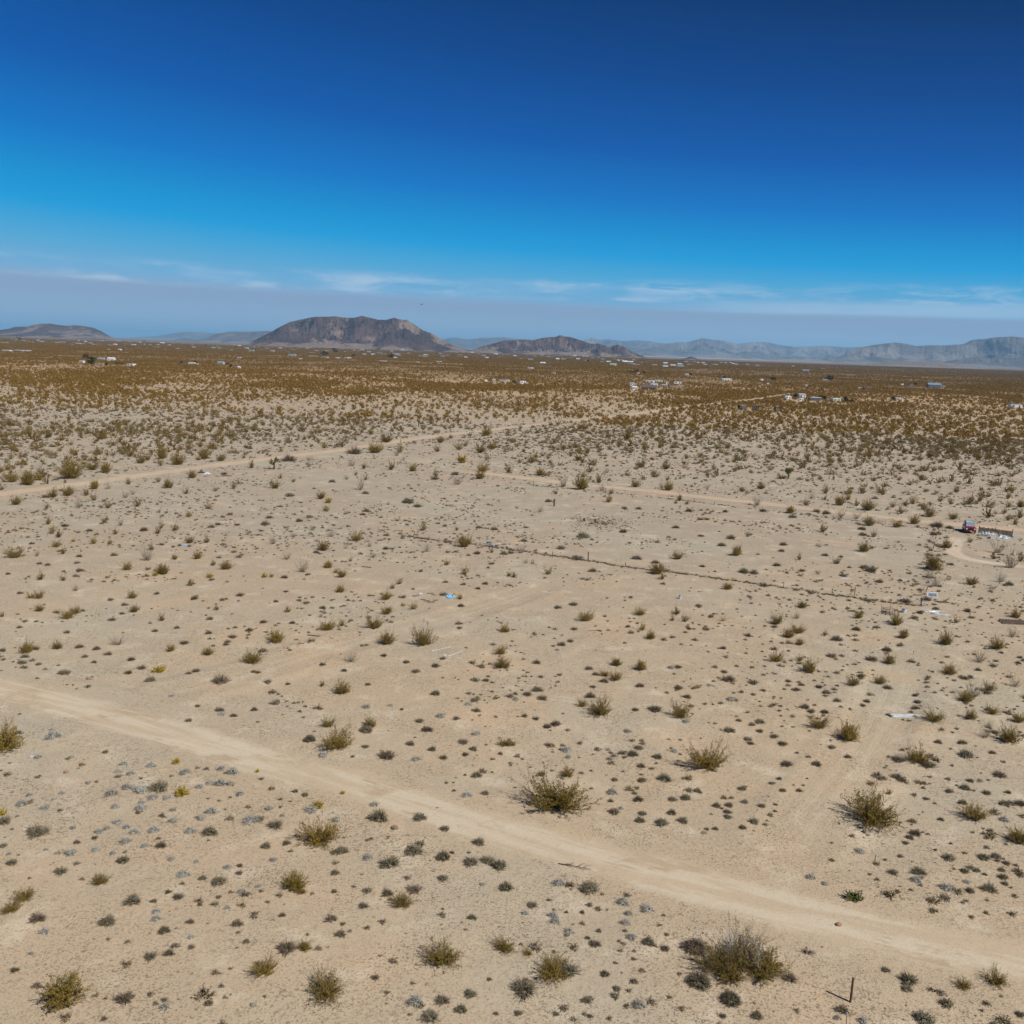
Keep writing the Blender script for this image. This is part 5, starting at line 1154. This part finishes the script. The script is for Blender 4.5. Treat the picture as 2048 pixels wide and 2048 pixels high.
# --- the red vehicle, nose towards the camera
def vehicle():
    q = at(1937, 1068); root = link('parked_vehicle', None, loc=(q.x + .9, q.y + 1.9, q.z), rot=-.30); tag(root, 'dark red parked vehicle with shiny windscreen beside the plank wall', 'vehicle')
    b = MB()
    b.box(0, .1, .78, 1.86, 4.3, .72, bev=.12); b.box(0, -1.35, 1.12, 1.72, 1.25, .16, bev=.07); b.box(0, -2.02, .62, 1.80, .25, .5, bev=.08)
    for sx in (-1, 1):
        for y in (-1.35, 1.35): b.box(sx * .88, y, .74, .14, 1.0, .34, bev=.06)
    b.build('body', M['red_paint'], root)
    c = MB(); c.box(0, .55, 1.49, 1.66, 2.75, .72, bev=.06, top=(.86, .84)); c.build('cabin', M['slate'], root)
    c = MB(); c.box(0, .6, 1.885, 1.42, 2.2, .08, bev=.03); rf = c.build('roof', M['roof_white'], root)
    c = MB()
    for sx in (-.6, .6): c.tube([(sx, -.3, 1.98), (sx, 1.6, 1.98)], .025, 6)
    for y in (-.2, .5, 1.2): c.tube([(-.62, y, 1.99), (.62, y, 1.99)], .022, 6)
    c.build('roof_rack', M['dark_metal'], rf)
    c = MB(); c.add([(-.74, -.80, 1.2), (.74, -.80, 1.2), (.64, -.595, 1.78), (-.64, -.595, 1.78), (-.74, -.86, 1.2), (.74, -.86, 1.2), (.64, -.645, 1.78), (-.64, -.645, 1.78)], [(4, 5, 6, 7), (0, 3, 2, 1), (0, 1, 5, 4), (3, 7, 6, 2), (0, 4, 7, 3), (1, 2, 6, 5)]); c.build('windscreen', M['glass'], root)
    for sx in (-1, 1):
        c = MB(); c.box(sx * .80, .3, 1.5, .04, 1.0, .42, top=(1, .9)); c.build('side_window', M['dark_glass'], root)
        c = MB(); c.tube([(sx * .66, -2.13, .86), (sx * .66, -2.19, .86)], .13, 14); c.build('headlight', M['lamp_glass'], root)
        c = MB(); c.box(sx * 1.02, -.75, 1.28, .2, .1, .16, bev=.03); c.build('mirror', M['red_paint'], root)
    c = MB(); c.box(0, -2.17, .86, .95, .05, .2); [c.box(-.4 + .1 * i, -2.2, .86, .03, .03, .2) for i in range(9)]; c.build('grille', M['dark_metal'], root)
    c = MB(); c.box(0, -2.25, .5, 1.9, .16, .17, bev=.04); c.build('bumper', M['red_paint'], root)
    c = MB(); c.box(0, -2.345, .5, .32, .02, .15); c.build('number_plate', M['white_paint'], root)
    for sx in (-1, 1):
        for y in (-1.35, 1.35):
            c = MB(); c.tube([(sx * .72, y, .36), (sx * .76, y, .36), (sx * .93, y, .36), (sx * .96, y, .36)], [.30, .36, .36, .32], 18); wl = c.build('wheel', M['tyre'], root)
            c = MB(); c.tube([(sx * .955, y, .36), (sx * .975, y, .36)], [.2, .17], 12); c.build('rim', M['roof_grey'], wl)
vehicle()

# --- the plank wall and the heap in front of it
def plank_wall():
    a, c = at(1957, 1066), at(2024, 1073); L = (c - a).length; ang = math.atan2(c.y - a.y, c.x - a.x)
    root = link('plank_wall', None, loc=a, rot=ang); tag(root, 'long low broken wall of dark brown planks', 'wall')
    n = int(L / 2.0)
    for i in range(n + 1):
        b = MB(); b.box(L * i / n, .09, .6, .12, .12, 1.4, rz=0, ry=rnd.uniform(-.05, .05)); b.build('post', M['grey_wood'], root)
    for i in range(n):
        b = MB(); x0, x1 = L * i / n, L * (i + 1) / n; k = int((x1 - x0) / .16)
        for j in range(k):
            if rnd.random() < .04: continue
            h = rnd.uniform(.95, 1.12) * (1 - .25 * i / n); b.box(x0 + (j + .5) * (x1 - x0) / k, -.01 + rnd.uniform(-.01, .01), h / 2, .145, .025, h, ry=rnd.uniform(-.04, .04))
        b.box((x0 + x1) / 2, .035, .3, x1 - x0 - .05, .04, .08); b.box((x0 + x1) / 2, .035, .68, x1 - x0 - .05, .04, .08)
        b.build('plank_panel', M['brown_wall'], root)
plank_wall()

def crumple(px, py, w, d, h, mat, label, name, cat, seed, rz=0.0, thick=.02, dz=0.0, group=None):
    """a crumpled sheet with thickness; w, d, h in metres"""
    q = at(px, py, dz); n = 14; u = np.linspace(-1, 1, n); U, V_ = np.meshgrid(u, u); rr = np.maximum(np.abs(U), np.abs(V_))
    z = (ridged(U * 1.6 + seed, V_ * 1.6 - seed, seed, 4) * 1.3 - .1) * h * (1 - rr ** 2 * .85) + .02
    X_ = U * w / 2 * (1 + .2 * (vn(U * 2 + seed, V_ * 2, seed + 1) - .5)); Y_ = V_ * d / 2 * (1 + .35 * (vn(U * 2, V_ * 2 + seed, seed + 2) - .5))
    X_ += .16 * w * (vn(V_ * 1.5, U * 0 + seed, 5) - .5) * 2
    z = np.maximum(z, .01); T = np.stack([X_, Y_, z], -1).reshape(-1, 3); Bm = T - np.array([0, 0, thick]); ix = np.arange(n * n).reshape(n, n)
    F = [(int(ix[i, j]), int(ix[i, j + 1]), int(ix[i + 1, j + 1]), int(ix[i + 1, j])) for i in range(n - 1) for j in range(n - 1)]
    F += [tuple(n * n + k for k in f[::-1]) for f in F]
    bd = [int(v) for v in list(ix[0, :]) + list(ix[1:, -1]) + list(ix[-1, -2::-1]) + list(ix[-2:0:-1, 0])]
    F += [(bd[i], bd[i] + n * n, bd[(i + 1) % len(bd)] + n * n, bd[(i + 1) % len(bd)]) for i in range(len(bd))]
    o = link(name, mesh_np(name, np.concatenate([T, Bm]), F, [M[mat]]), loc=q, rot=rz); tag(o, label, cat, group); return o
gj = 'rubbish dumped before the plank wall'
for i, (a, c, w_, d_, h_, mt_, lab, nm, ct) in enumerate([
    (1020, 455, .75, .7, .45, 'white_plastic', 'bulging white bag at the left of the rubbish heap', 'rubbish_bag', 'bag'), (1085, 450, .8, .6, .5, 'white_plastic', 'tallest white bag in the middle of the rubbish heap', 'rubbish_bag', 'bag'),
    (975, 425, .5, .4, .35, 'blue_tarp', 'small blue wrapper behind the left white bag', 'plastic_wrapper', 'wrapper'), (1180, 470, .7, .8, .4, 'white_paint', 'crumpled white sheet right of the tall bag', 'crumpled_sheet', 'sheet'), (1160, 520, .45, .4, .3, 'white_plastic', 'small white bag in front of the crumpled sheet', 'rubbish_bag', 'bag'),
    (1190, 568, .5, .4, .3, 'white_plastic', 'white bag lowest in the heap beside a black lump', 'rubbish_bag', 'bag'), (1140, 555, .6, .5, .35, 'black_wall', 'black lump at the front of the heap', 'black_bag', 'bag'), (1440, 525, 2.1, 1.6, .5, 'white_plastic', 'large white tarp spread at the right of the heap', 'white_tarp', 'tarp'),
    (1640, 525, .8, .8, .35, 'slate', 'grey crumpled metal sheet right of the white tarp', 'metal_sheet', 'sheet'), (1260, 445, .9, .7, .35, 'cream', 'cream heap of cloth against the plank wall', 'cloth_heap', 'cloth'), (1345, 445, .8, .6, .4, 'cream', 'second cream cloth right of the cream heap', 'cloth_heap', 'cloth'),
    (850, 450, .35, .3, .15, 'white_plastic', 'small white scrap at the left end of the heap', 'plastic_scrap', 'scrap'), (1690, 540, .4, .4, .2, 'white_plastic', 'white scrap at the right end of the heap', 'plastic_scrap', 'scrap'), (950, 490, 1.1, .6, .25, 'grey_wood', 'grey mat of rotten boards under the left bags', 'board_pile', 'boards'),
    (1040, 500, .8, .6, .2, 'brown_wall', 'brown carpet piece in front of the tall bag', 'carpet_piece', 'carpet')]):
    crumple(1880 + a / 11.5, 1030 + c / 11.5, w_ * 1.35, d_ * 1.35, h_ * 1.5, mt_, lab, nm, ct, i * 3 + 2, rnd.uniform(-1, 1), group=gj)

crumple(905, 1196, 1.25, 1.0, .62, 'blue_tarp', 'crumpled bright blue tarp heaped in the middle of the clearing', 'blue_tarp', 'tarp', 9, .4)
b = MB(); b.box(0, 0, .22, .55, .3, .5, bev=.04, ry=.2, rz=.4); o = b.build('foam_block', M['yellow'], None, loc=at(911.5, 1195.5)); tag(o, 'ochre foam block standing against the blue tarp', 'foam block')
crumple(371, 1089, .9, .6, .18, 'blue_tarp', 'flat blue scrap under a dry bush on the left', 'blue_scrap', 'scrap', 12)
crumple(414, 948, 1.5, 1.3, .75, 'white_plastic', 'pale blue-white wreck lying beside the far orange road', 'white_wreck', 'wreck', 15, .2)
crumple(402, 945, 1.7, .9, .5, 'black_wall', 'black sheet lying left behind the white wreck', 'black_sheet', 'sheet', 16)
b = MB(); [b.box(i * .5 - .8, 0, .12, .45, .25, .22, ry=rnd.uniform(-.3, .3)) for i in range(4)]; o = b.build('broken_boards', M['brown_wall'], None, loc=at(456, 953)); tag(o, 'small heap of brown broken boards right of the white wreck', 'boards')
crumple(1693, 1157, 1.5, .55, .1, 'white_plastic', 'flat white sheet below a low grey shrub behind the fence', 'white_sheet', 'sheet', 18)
crumple(1866, 1225, 1.7, .7, .16, 'white_plastic', 'torn white sheet lying right of the white pail', 'torn_sheet', 'sheet', 21, -.15)
crumple(1883, 1230, 1.6, .8, .12, 'white_plastic', 'ragged end piece of the torn white sheet', 'torn_sheet', 'sheet', 22, -.35)
crumple(1847, 1210, .5, .5, .4, 'blue_wall', 'round pale blue bag at the foot of the corner post', 'plastic_bag', 'bag', 24)
crumple(1387, 1162, .5, .3, .08, 'white_plastic', 'white flake in front of the collapsed fence', 'plastic_flake', 'scrap', 26)
crumple(64, 1515, .3, .22, .12, 'white_plastic', 'white scrap beside a grey shrub below the near road', 'plastic_scrap', 'scrap', 27)
crumple(889, 1313, .35, .3, .12, 'white_plastic', 'white crushed cup beside the loose white poles', 'crushed_cup', 'cup', 28)
crumple(1043, 1306, .2, .2, .1, 'white_plastic', 'white speck of rubbish right of the loose poles', 'plastic_scrap', 'scrap', 29)
crumple(842, 1189, .5, .45, .3, 'white_plastic', 'white and grey bundle left of the blue tarp', 'rubbish_bundle', 'bundle', 31)
def tubes(name, label, cat, segs, r, mat, group=None, z=.05):
    q0 = at(*segs[0][0]); b = MB()
    for sg in segs:
        b.tube([at(*p) - q0 + Vector((0, 0, zz)) for p, zz in zip(sg, [z] * len(sg))], r, 8)
    o = b.build(name, M[mat], None, loc=q0); tag(o, label, cat, group); return o
tubes('white_pole', 'upper of two loose white poles lying on the sand', 'pole', [[(864, 1305), (900, 1297)]], .035, 'white_plastic', 'loose white poles')
tubes('white_pole', 'lower of two loose white poles lying on the sand', 'pole', [[(897, 1316), (925, 1305)]], .035, 'white_plastic', 'loose white poles')
tubes('bent_frame', 'bent white tube frame beside a bush on the collapsed fence', 'frame', [[(968, 1089.5), (980, 1083.5)], [(968, 1089.5), (985, 1093)], [(985, 1093), (1001, 1090)], [(972, 1086), (990, 1095)], [(985, 1093), (988, 1097)]], .06, 'white_plastic', z=.22)
tubes('thin_pipe', 'thin white pipe lying on the collapsed fence line', 'pipe', [[(1766, 1199), (1780, 1193)]], .04, 'white_plastic')
tubes('fallen_rail', 'dark fallen rail beneath the broken fence wire', 'rail', [[(1200, 1262.7), (1176, 1263)]], .03, 'grey_wood')
for i, (a, c, l_, r_) in enumerate([(832, 1192, .9, .6), (861, 1188, .9, .45), (868, 1191, .7, -.2), (853, 1203, .8, .1), (862, 1206, 1.0, -.1), (872, 1202, .6, .5), (846, 1200, .7, -.4)]):
    b = MB(); b.box(0, 0, .06, l_, .14, .06, rz=r_, ry=rnd.uniform(-.1, .1)); o = b.build('brown_board', M['brown_wall'], None, loc=at(a, c)); tag(o, f'{ordw(i + 1)} from the left of the brown boards left of the blue tarp', 'board', 'scattered brown boards')
for x, y in ((733, 1133), (628, 1272)):
    b = MB(); b.box(0, 0, .07, 1.5, .12, .1, rz=-.25); o = b.build('old_plank', M['grey_wood'], None, loc=at(x, y)); tag(o, 'old grey plank lying ' + ('beneath the orange stake' if x > 700 else 'left of the round golden-green creosote'), 'plank', 'old grey planks')
# weathered white board with a dark frame
q = at(1811, 1434); b = MB(); b.box(0, 0, .1, 2.6, .62, .05, rx=.2); o = link('white_board', None, loc=q, rot=-.02); b.build('panel', M['white_paint'], o); b = MB(); b.box(-1.35, .1, .1, .25, .7, .07, ry=.1, rz=.4); b.box(1.35, -.05, .1, .2, .5, .07, rz=-.4); b.box(0, .33, .16, 2.7, .06, .07); b.build('frame', M['grey_wood'], o); tag(o, 'long weathered white board lying alone on the sand', 'board')
# white window frame, propped
q = at(1865, 1196); o = link('window_frame', None, loc=q, rot=-.12); W_, H_ = 1.2, .62; b = MB()
for (x, z, sx, sz) in ((0, 0, W_, .12), (0, H_, W_, .12), (-W_ / 2, H_ / 2, .12, H_ + .12), (W_ / 2, H_ / 2, .12, H_ + .12)): b.box(x, z * .5, .1 + z * .85, sx, .07, sz, rx=-.5)
b.build('frame', M['white_paint'], o); b = MB(); b.box(0, H_ * .25 + .0, .1 + H_ * .425, W_ - .14, .02, H_ - .02, rx=-.5); b.build('pane', M['slate'], o); tag(o, 'propped white window frame at the foot of the side fence', 'window frame')
# pails
def pail(px, py, r, h, label, mat='white_plastic', tilt=0.0, name='white_pail'):
    o = link(name, None, loc=at(px, py), rot=(tilt, 0, rnd.uniform(0, 6))); b = MB(); b.tube([(0, 0, 0), (0, 0, h)], [r * .88, r], 16); b.build('pail_wall', M[mat], o)
    b = MB(); b.tube([(0, 0, h), (0, 0, h + .04)], r * 1.08, 16); b.build('lid', M['roof_grey'], o)
    b = MB(); b.tube([(r * math.cos(t), .0, h - .05 - r * .8 * math.sin(t)) if False else (r * 1.1 * math.cos(t), r * .25, h - r * .9 * math.sin(t)) for t in np.linspace(0, math.pi, 9)], .01, 5); b.build('handle', M['dark_metal'], o); tag(o, label, 'pail', 'white pails'); return o
pail(1808, 1226, .29, .5, 'large white pail between the wire cart and the torn sheet')
pail(1360, 1199, .2, .5, 'white pail with dark marks standing alone in the clearing')
b = MB(); b.box(.0, 0, .3, .2, .02, .2); 
# wire cart
q = at(1775, 1229); o = link('wire_cart', None, loc=q, rot=.3); b = MB(); w_, d_, h_ = 1.25, .8, .85
for x in (-w_ / 2, w_ / 2):
    for y in (-d_ / 2, d_ / 2): b.tube([(x, y, 0), (x * 1.05, y * 1.05, h_ * (1.35 if y > 0 else .9))], .022, 6)
for z in (.12, .45, .78):
    b.tube([(-w_ / 2, -d_ / 2, z), (w_ / 2, -d_ / 2, z), (w_ / 2, d_ / 2, z), (-w_ / 2, d_ / 2, z), (-w_ / 2, -d_ / 2, z)], .018, 5)
b.build('frame', M['dark_metal'], o); b = MB()
for i in range(11):
    x = -w_ / 2 + w_ * i / 10; b.tube([(x, -d_ / 2, .12), (x, -d_ / 2, .78)], .01, 4); b.tube([(x, d_ / 2, .12), (x, d_ / 2, .78)], .01, 4); b.tube([(x, -d_ / 2, .12), (x, d_ / 2, .12)], .01, 4)
b.build('basket', M['rust'], o)
for x in (-.5, .5):
    for y in (-.3, .3): c = MB(); c.tube([(x - .02, y, .07), (x + .02, y, .07)], .07, 10); c.build('wheel', M['tyre'], o)
tag(o, 'rusty wire cart standing left of the large pail', 'cart')
# dark pallet
q = at(2030, 1245); o = link('wooden_pallet', None, loc=q, rot=-.08); b = MB()
for i in range(9): b.box(-1.5 + i * .375, 0, .2, .22, 1.7, .05)
b.build('slats', M['brown_wall'], o); b = MB()
for y in (-.75, 0, .75): b.box(0, y, .085, 3.2, .12, .17)
b.build('bearers', M['grey_wood'], o); tag(o, 'long dark slatted pallet lying at the right edge', 'pallet')
b = MB()
for i in range(5): b.box(i * .3 - .6, rnd.uniform(-.1, .1), .08, .16, .9, .05, rz=.5 + rnd.uniform(-.1, .1))
o = b.build('loose_slats', M['brown_wall'], None, loc=at(1885, 1205)); tag(o, 'short row of brown slats right of the window frame', 'slats')
# dead branch on the sand
q = at(1148, 1735); b = MB(); r2 = random.Random(5)
b.tube([(-.95, .35, .05), (-.3, .1, .1), (.4, -.15, .12), (1.0, -.3, .05)], [.03, .028, .02, .01], 6)
for i in range(9):
    t = r2.uniform(-.6, .7); s_ = r2.choice((-1, 1)); b.tube([(t, .05 - .25 * t, .09), (t + r2.uniform(.2, .4), .05 - .3 * t + s_ * r2.uniform(.1, .3), r2.uniform(.03, .2)), (t + r2.uniform(.4, .75), -.3 * t + s_ * r2.uniform(.2, .5), r2.uniform(.02, .15))], [.014, .01, .004], 5)
o = b.build('dead_branch', M['bark'], None, loc=q); tag(o, 'forked dead branch lying just below the near road', 'branch')
# burnt heap in the clearing
rg = np.random.default_rng(8); n = 420; cx = at(1200, 1046)
x = cx.x + rg.normal(0, 3.0, n) ; y = cx.y + rg.normal(0, 4.5, n) + (x - cx.x) * -.15
put('ash_debris', x, y, rg.uniform(.05, .2, n), VAR['tuft'] + VAR['S_mid'][1:3], 'grey burnt patch strewn with ash and charred twigs', 'debris')
for i, (a, c) in enumerate(((1168, 1042), (1190, 1043))):
    b = MB(); b.tube([(0, 0, -.1), (.03, 0, .35), (.0, .05, .6)], [.16, .13, .07], 7); b.tube([(0, 0, .3), (.25, .05, .5)], [.07, .03], 5); b.tube([(0, 0, .2), (-.2, .1, .42)], [.06, .03], 5)
    o = b.build('burnt_stump', M['black_wall'], None, loc=at(a, c)); tag(o, ('left' if i == 0 else 'right') + ' charred stump on the burnt patch', 'stump', 'charred stumps')
# small stones and clods on the open sand
for i, (a, c, r_, lab) in enumerate([(132, 1547, .16, 'round rust-brown stone above the golden bush'), (178, 1356, .22, 'pale brown boulder by the left end of the near road'), (1677, 1850, .16, 'flat orange clod in the near road'), (789, 1657, .2, 'brown stone right of the sage shrub'), (875, 1616, .08, 'tiny dark stone on the near road'), (1353, 1526, .12, 'small brown stone left of the lone spreading creosote'), (1361, 1829, .07, 'tiny dark stone above the giant creosote')]):
    b = MB(); b.ball((0, 0, r_ * .35), r_ * 1.2, r_, r_ * .6, 0, 9, 6, .12, i); o = b.build('stone', M['rock_red'], None, True, loc=at(a, c)); tag(o, lab, 'stone', 'loose stones')

# --- joshua trees
def joshua(px, py, hpx, label, heads, seed):
    q = at(px, py); H = hpx * mpp(px, py) * 1.02; r_ = random.Random(seed); root = link('joshua_tree', None, loc=q); tag(root, label, 'joshua tree', 'joshua trees')
    t = MB(); tips = []; tr = .09 + H * .035; th = H * (.5 if heads > 1 else .72)
    t.tube([(0, 0, -.2), (.03 * H, 0, th * .5), (-.01 * H, .0, th)], [tr * 1.2, tr, tr * .85], 8)
    if heads == 1: tips.append((Vector((0, 0, th)), Vector((0, 0, 1))))
    for k in range(heads if heads > 1 else 0):
        a = k * 2.4 + r_.random(); el_ = r_.uniform(.15, 1.2); d = Vector((math.cos(a) * math.cos(el_), math.sin(a) * math.cos(el_), math.sin(el_))); s0 = Vector((0, 0, th * r_.uniform(.65, 1)))
        m_ = s0 + d * H * .18; e = m_ + (d + Vector((0, 0, .7))).normalized() * H * .2; t.tube([s0, m_, e], [tr * .7, tr * .6, tr * .5], 6); tips.append((e, (d + Vector((0, 0, .8))).normalized()))
    t.build('trunk', M['bark'], root)
    rg = np.random.default_rng(seed); V_, F_, b0 = [], [], 0; L = H * (.16 if heads > 1 else .3)
    for e, d in tips:
        n = 90; dv = unit(rg.normal(size=(n, 3)) + np.array(d) * .5); p0 = np.array(e) - np.array(d) * L * rg.uniform(-.2, 1, n)[:, None]
        sd_ = unit(np.cross(dv, rg.normal(size=(n, 3)))) * L * .09; tp = p0 + dv * L * rg.uniform(.7, 1.1, n)[:, None]
        V_.append(np.stack([p0 - sd_, p0 + sd_, tp], 1).reshape(-1, 3)); F_.append(np.arange(n * 3).reshape(n, 3) + b0); b0 += n * 3
    link('crown', mesh_np('crown', np.concatenate(V_), np.concatenate(F_), [M['joshua_leaf']]), root)
joshua(548, 938, 27, 'tallest branching joshua tree just below the far orange road', 7, 1)
joshua(1108, 1012, 17, 'single-headed joshua tree in the open clearing', 1, 2)
joshua(1576, 958, 25, 'round-crowned joshua tree in thick scrub beyond the pinkish road', 14, 3)
joshua(256, 905, 20, 'thin crooked joshua tree in the scrub at the left', 4, 4)
joshua(837, 853, 16, 'slender joshua tree beyond the middle of the orange road', 3, 5)
joshua(566, 845, 14, 'small slender joshua tree in the thick scrub on the left', 2, 6)
joshua(1530, 800, 9, 'far joshua tree beside the orange road', 5, 7)
joshua(1345, 812, 16, 'thin upright joshua tree left of the orange road', 3, 8)

# --- a bird high over the hill
q = cam.location + ray(843, 609) * 260; b = MB(); bd = link('bird', None, loc=q, rot=.6); b.tube([(-.28, 0, 0), (-.1, 0, .02), (.12, 0, .02), (.3, 0, 0), (.42, 0, -.02)], [.02, .08, .085, .05, .01], 8); b.build('body', M['black_wall'], bd)
for s_ in (-1, 1):
    b = MB(); b.add([(.1, s_ * .05, .03), (-.12, s_ * .05, .03), (-.1, s_ * .4, .16), (-.14, s_ * .72, .1), (.06, s_ * .42, .17), (.1, s_ * .05, .05), (-.12, s_ * .05, .05), (-.1, s_ * .4, .18), (-.14, s_ * .72, .11), (.06, s_ * .42, .19)], [(0, 1, 2, 4), (4, 2, 3), (5, 9, 7, 6), (9, 8, 7)]); b.build('wing', M['black_wall'], bd)
tag(bd, 'dark bird gliding above the broad hill', 'bird')

build_scrub()
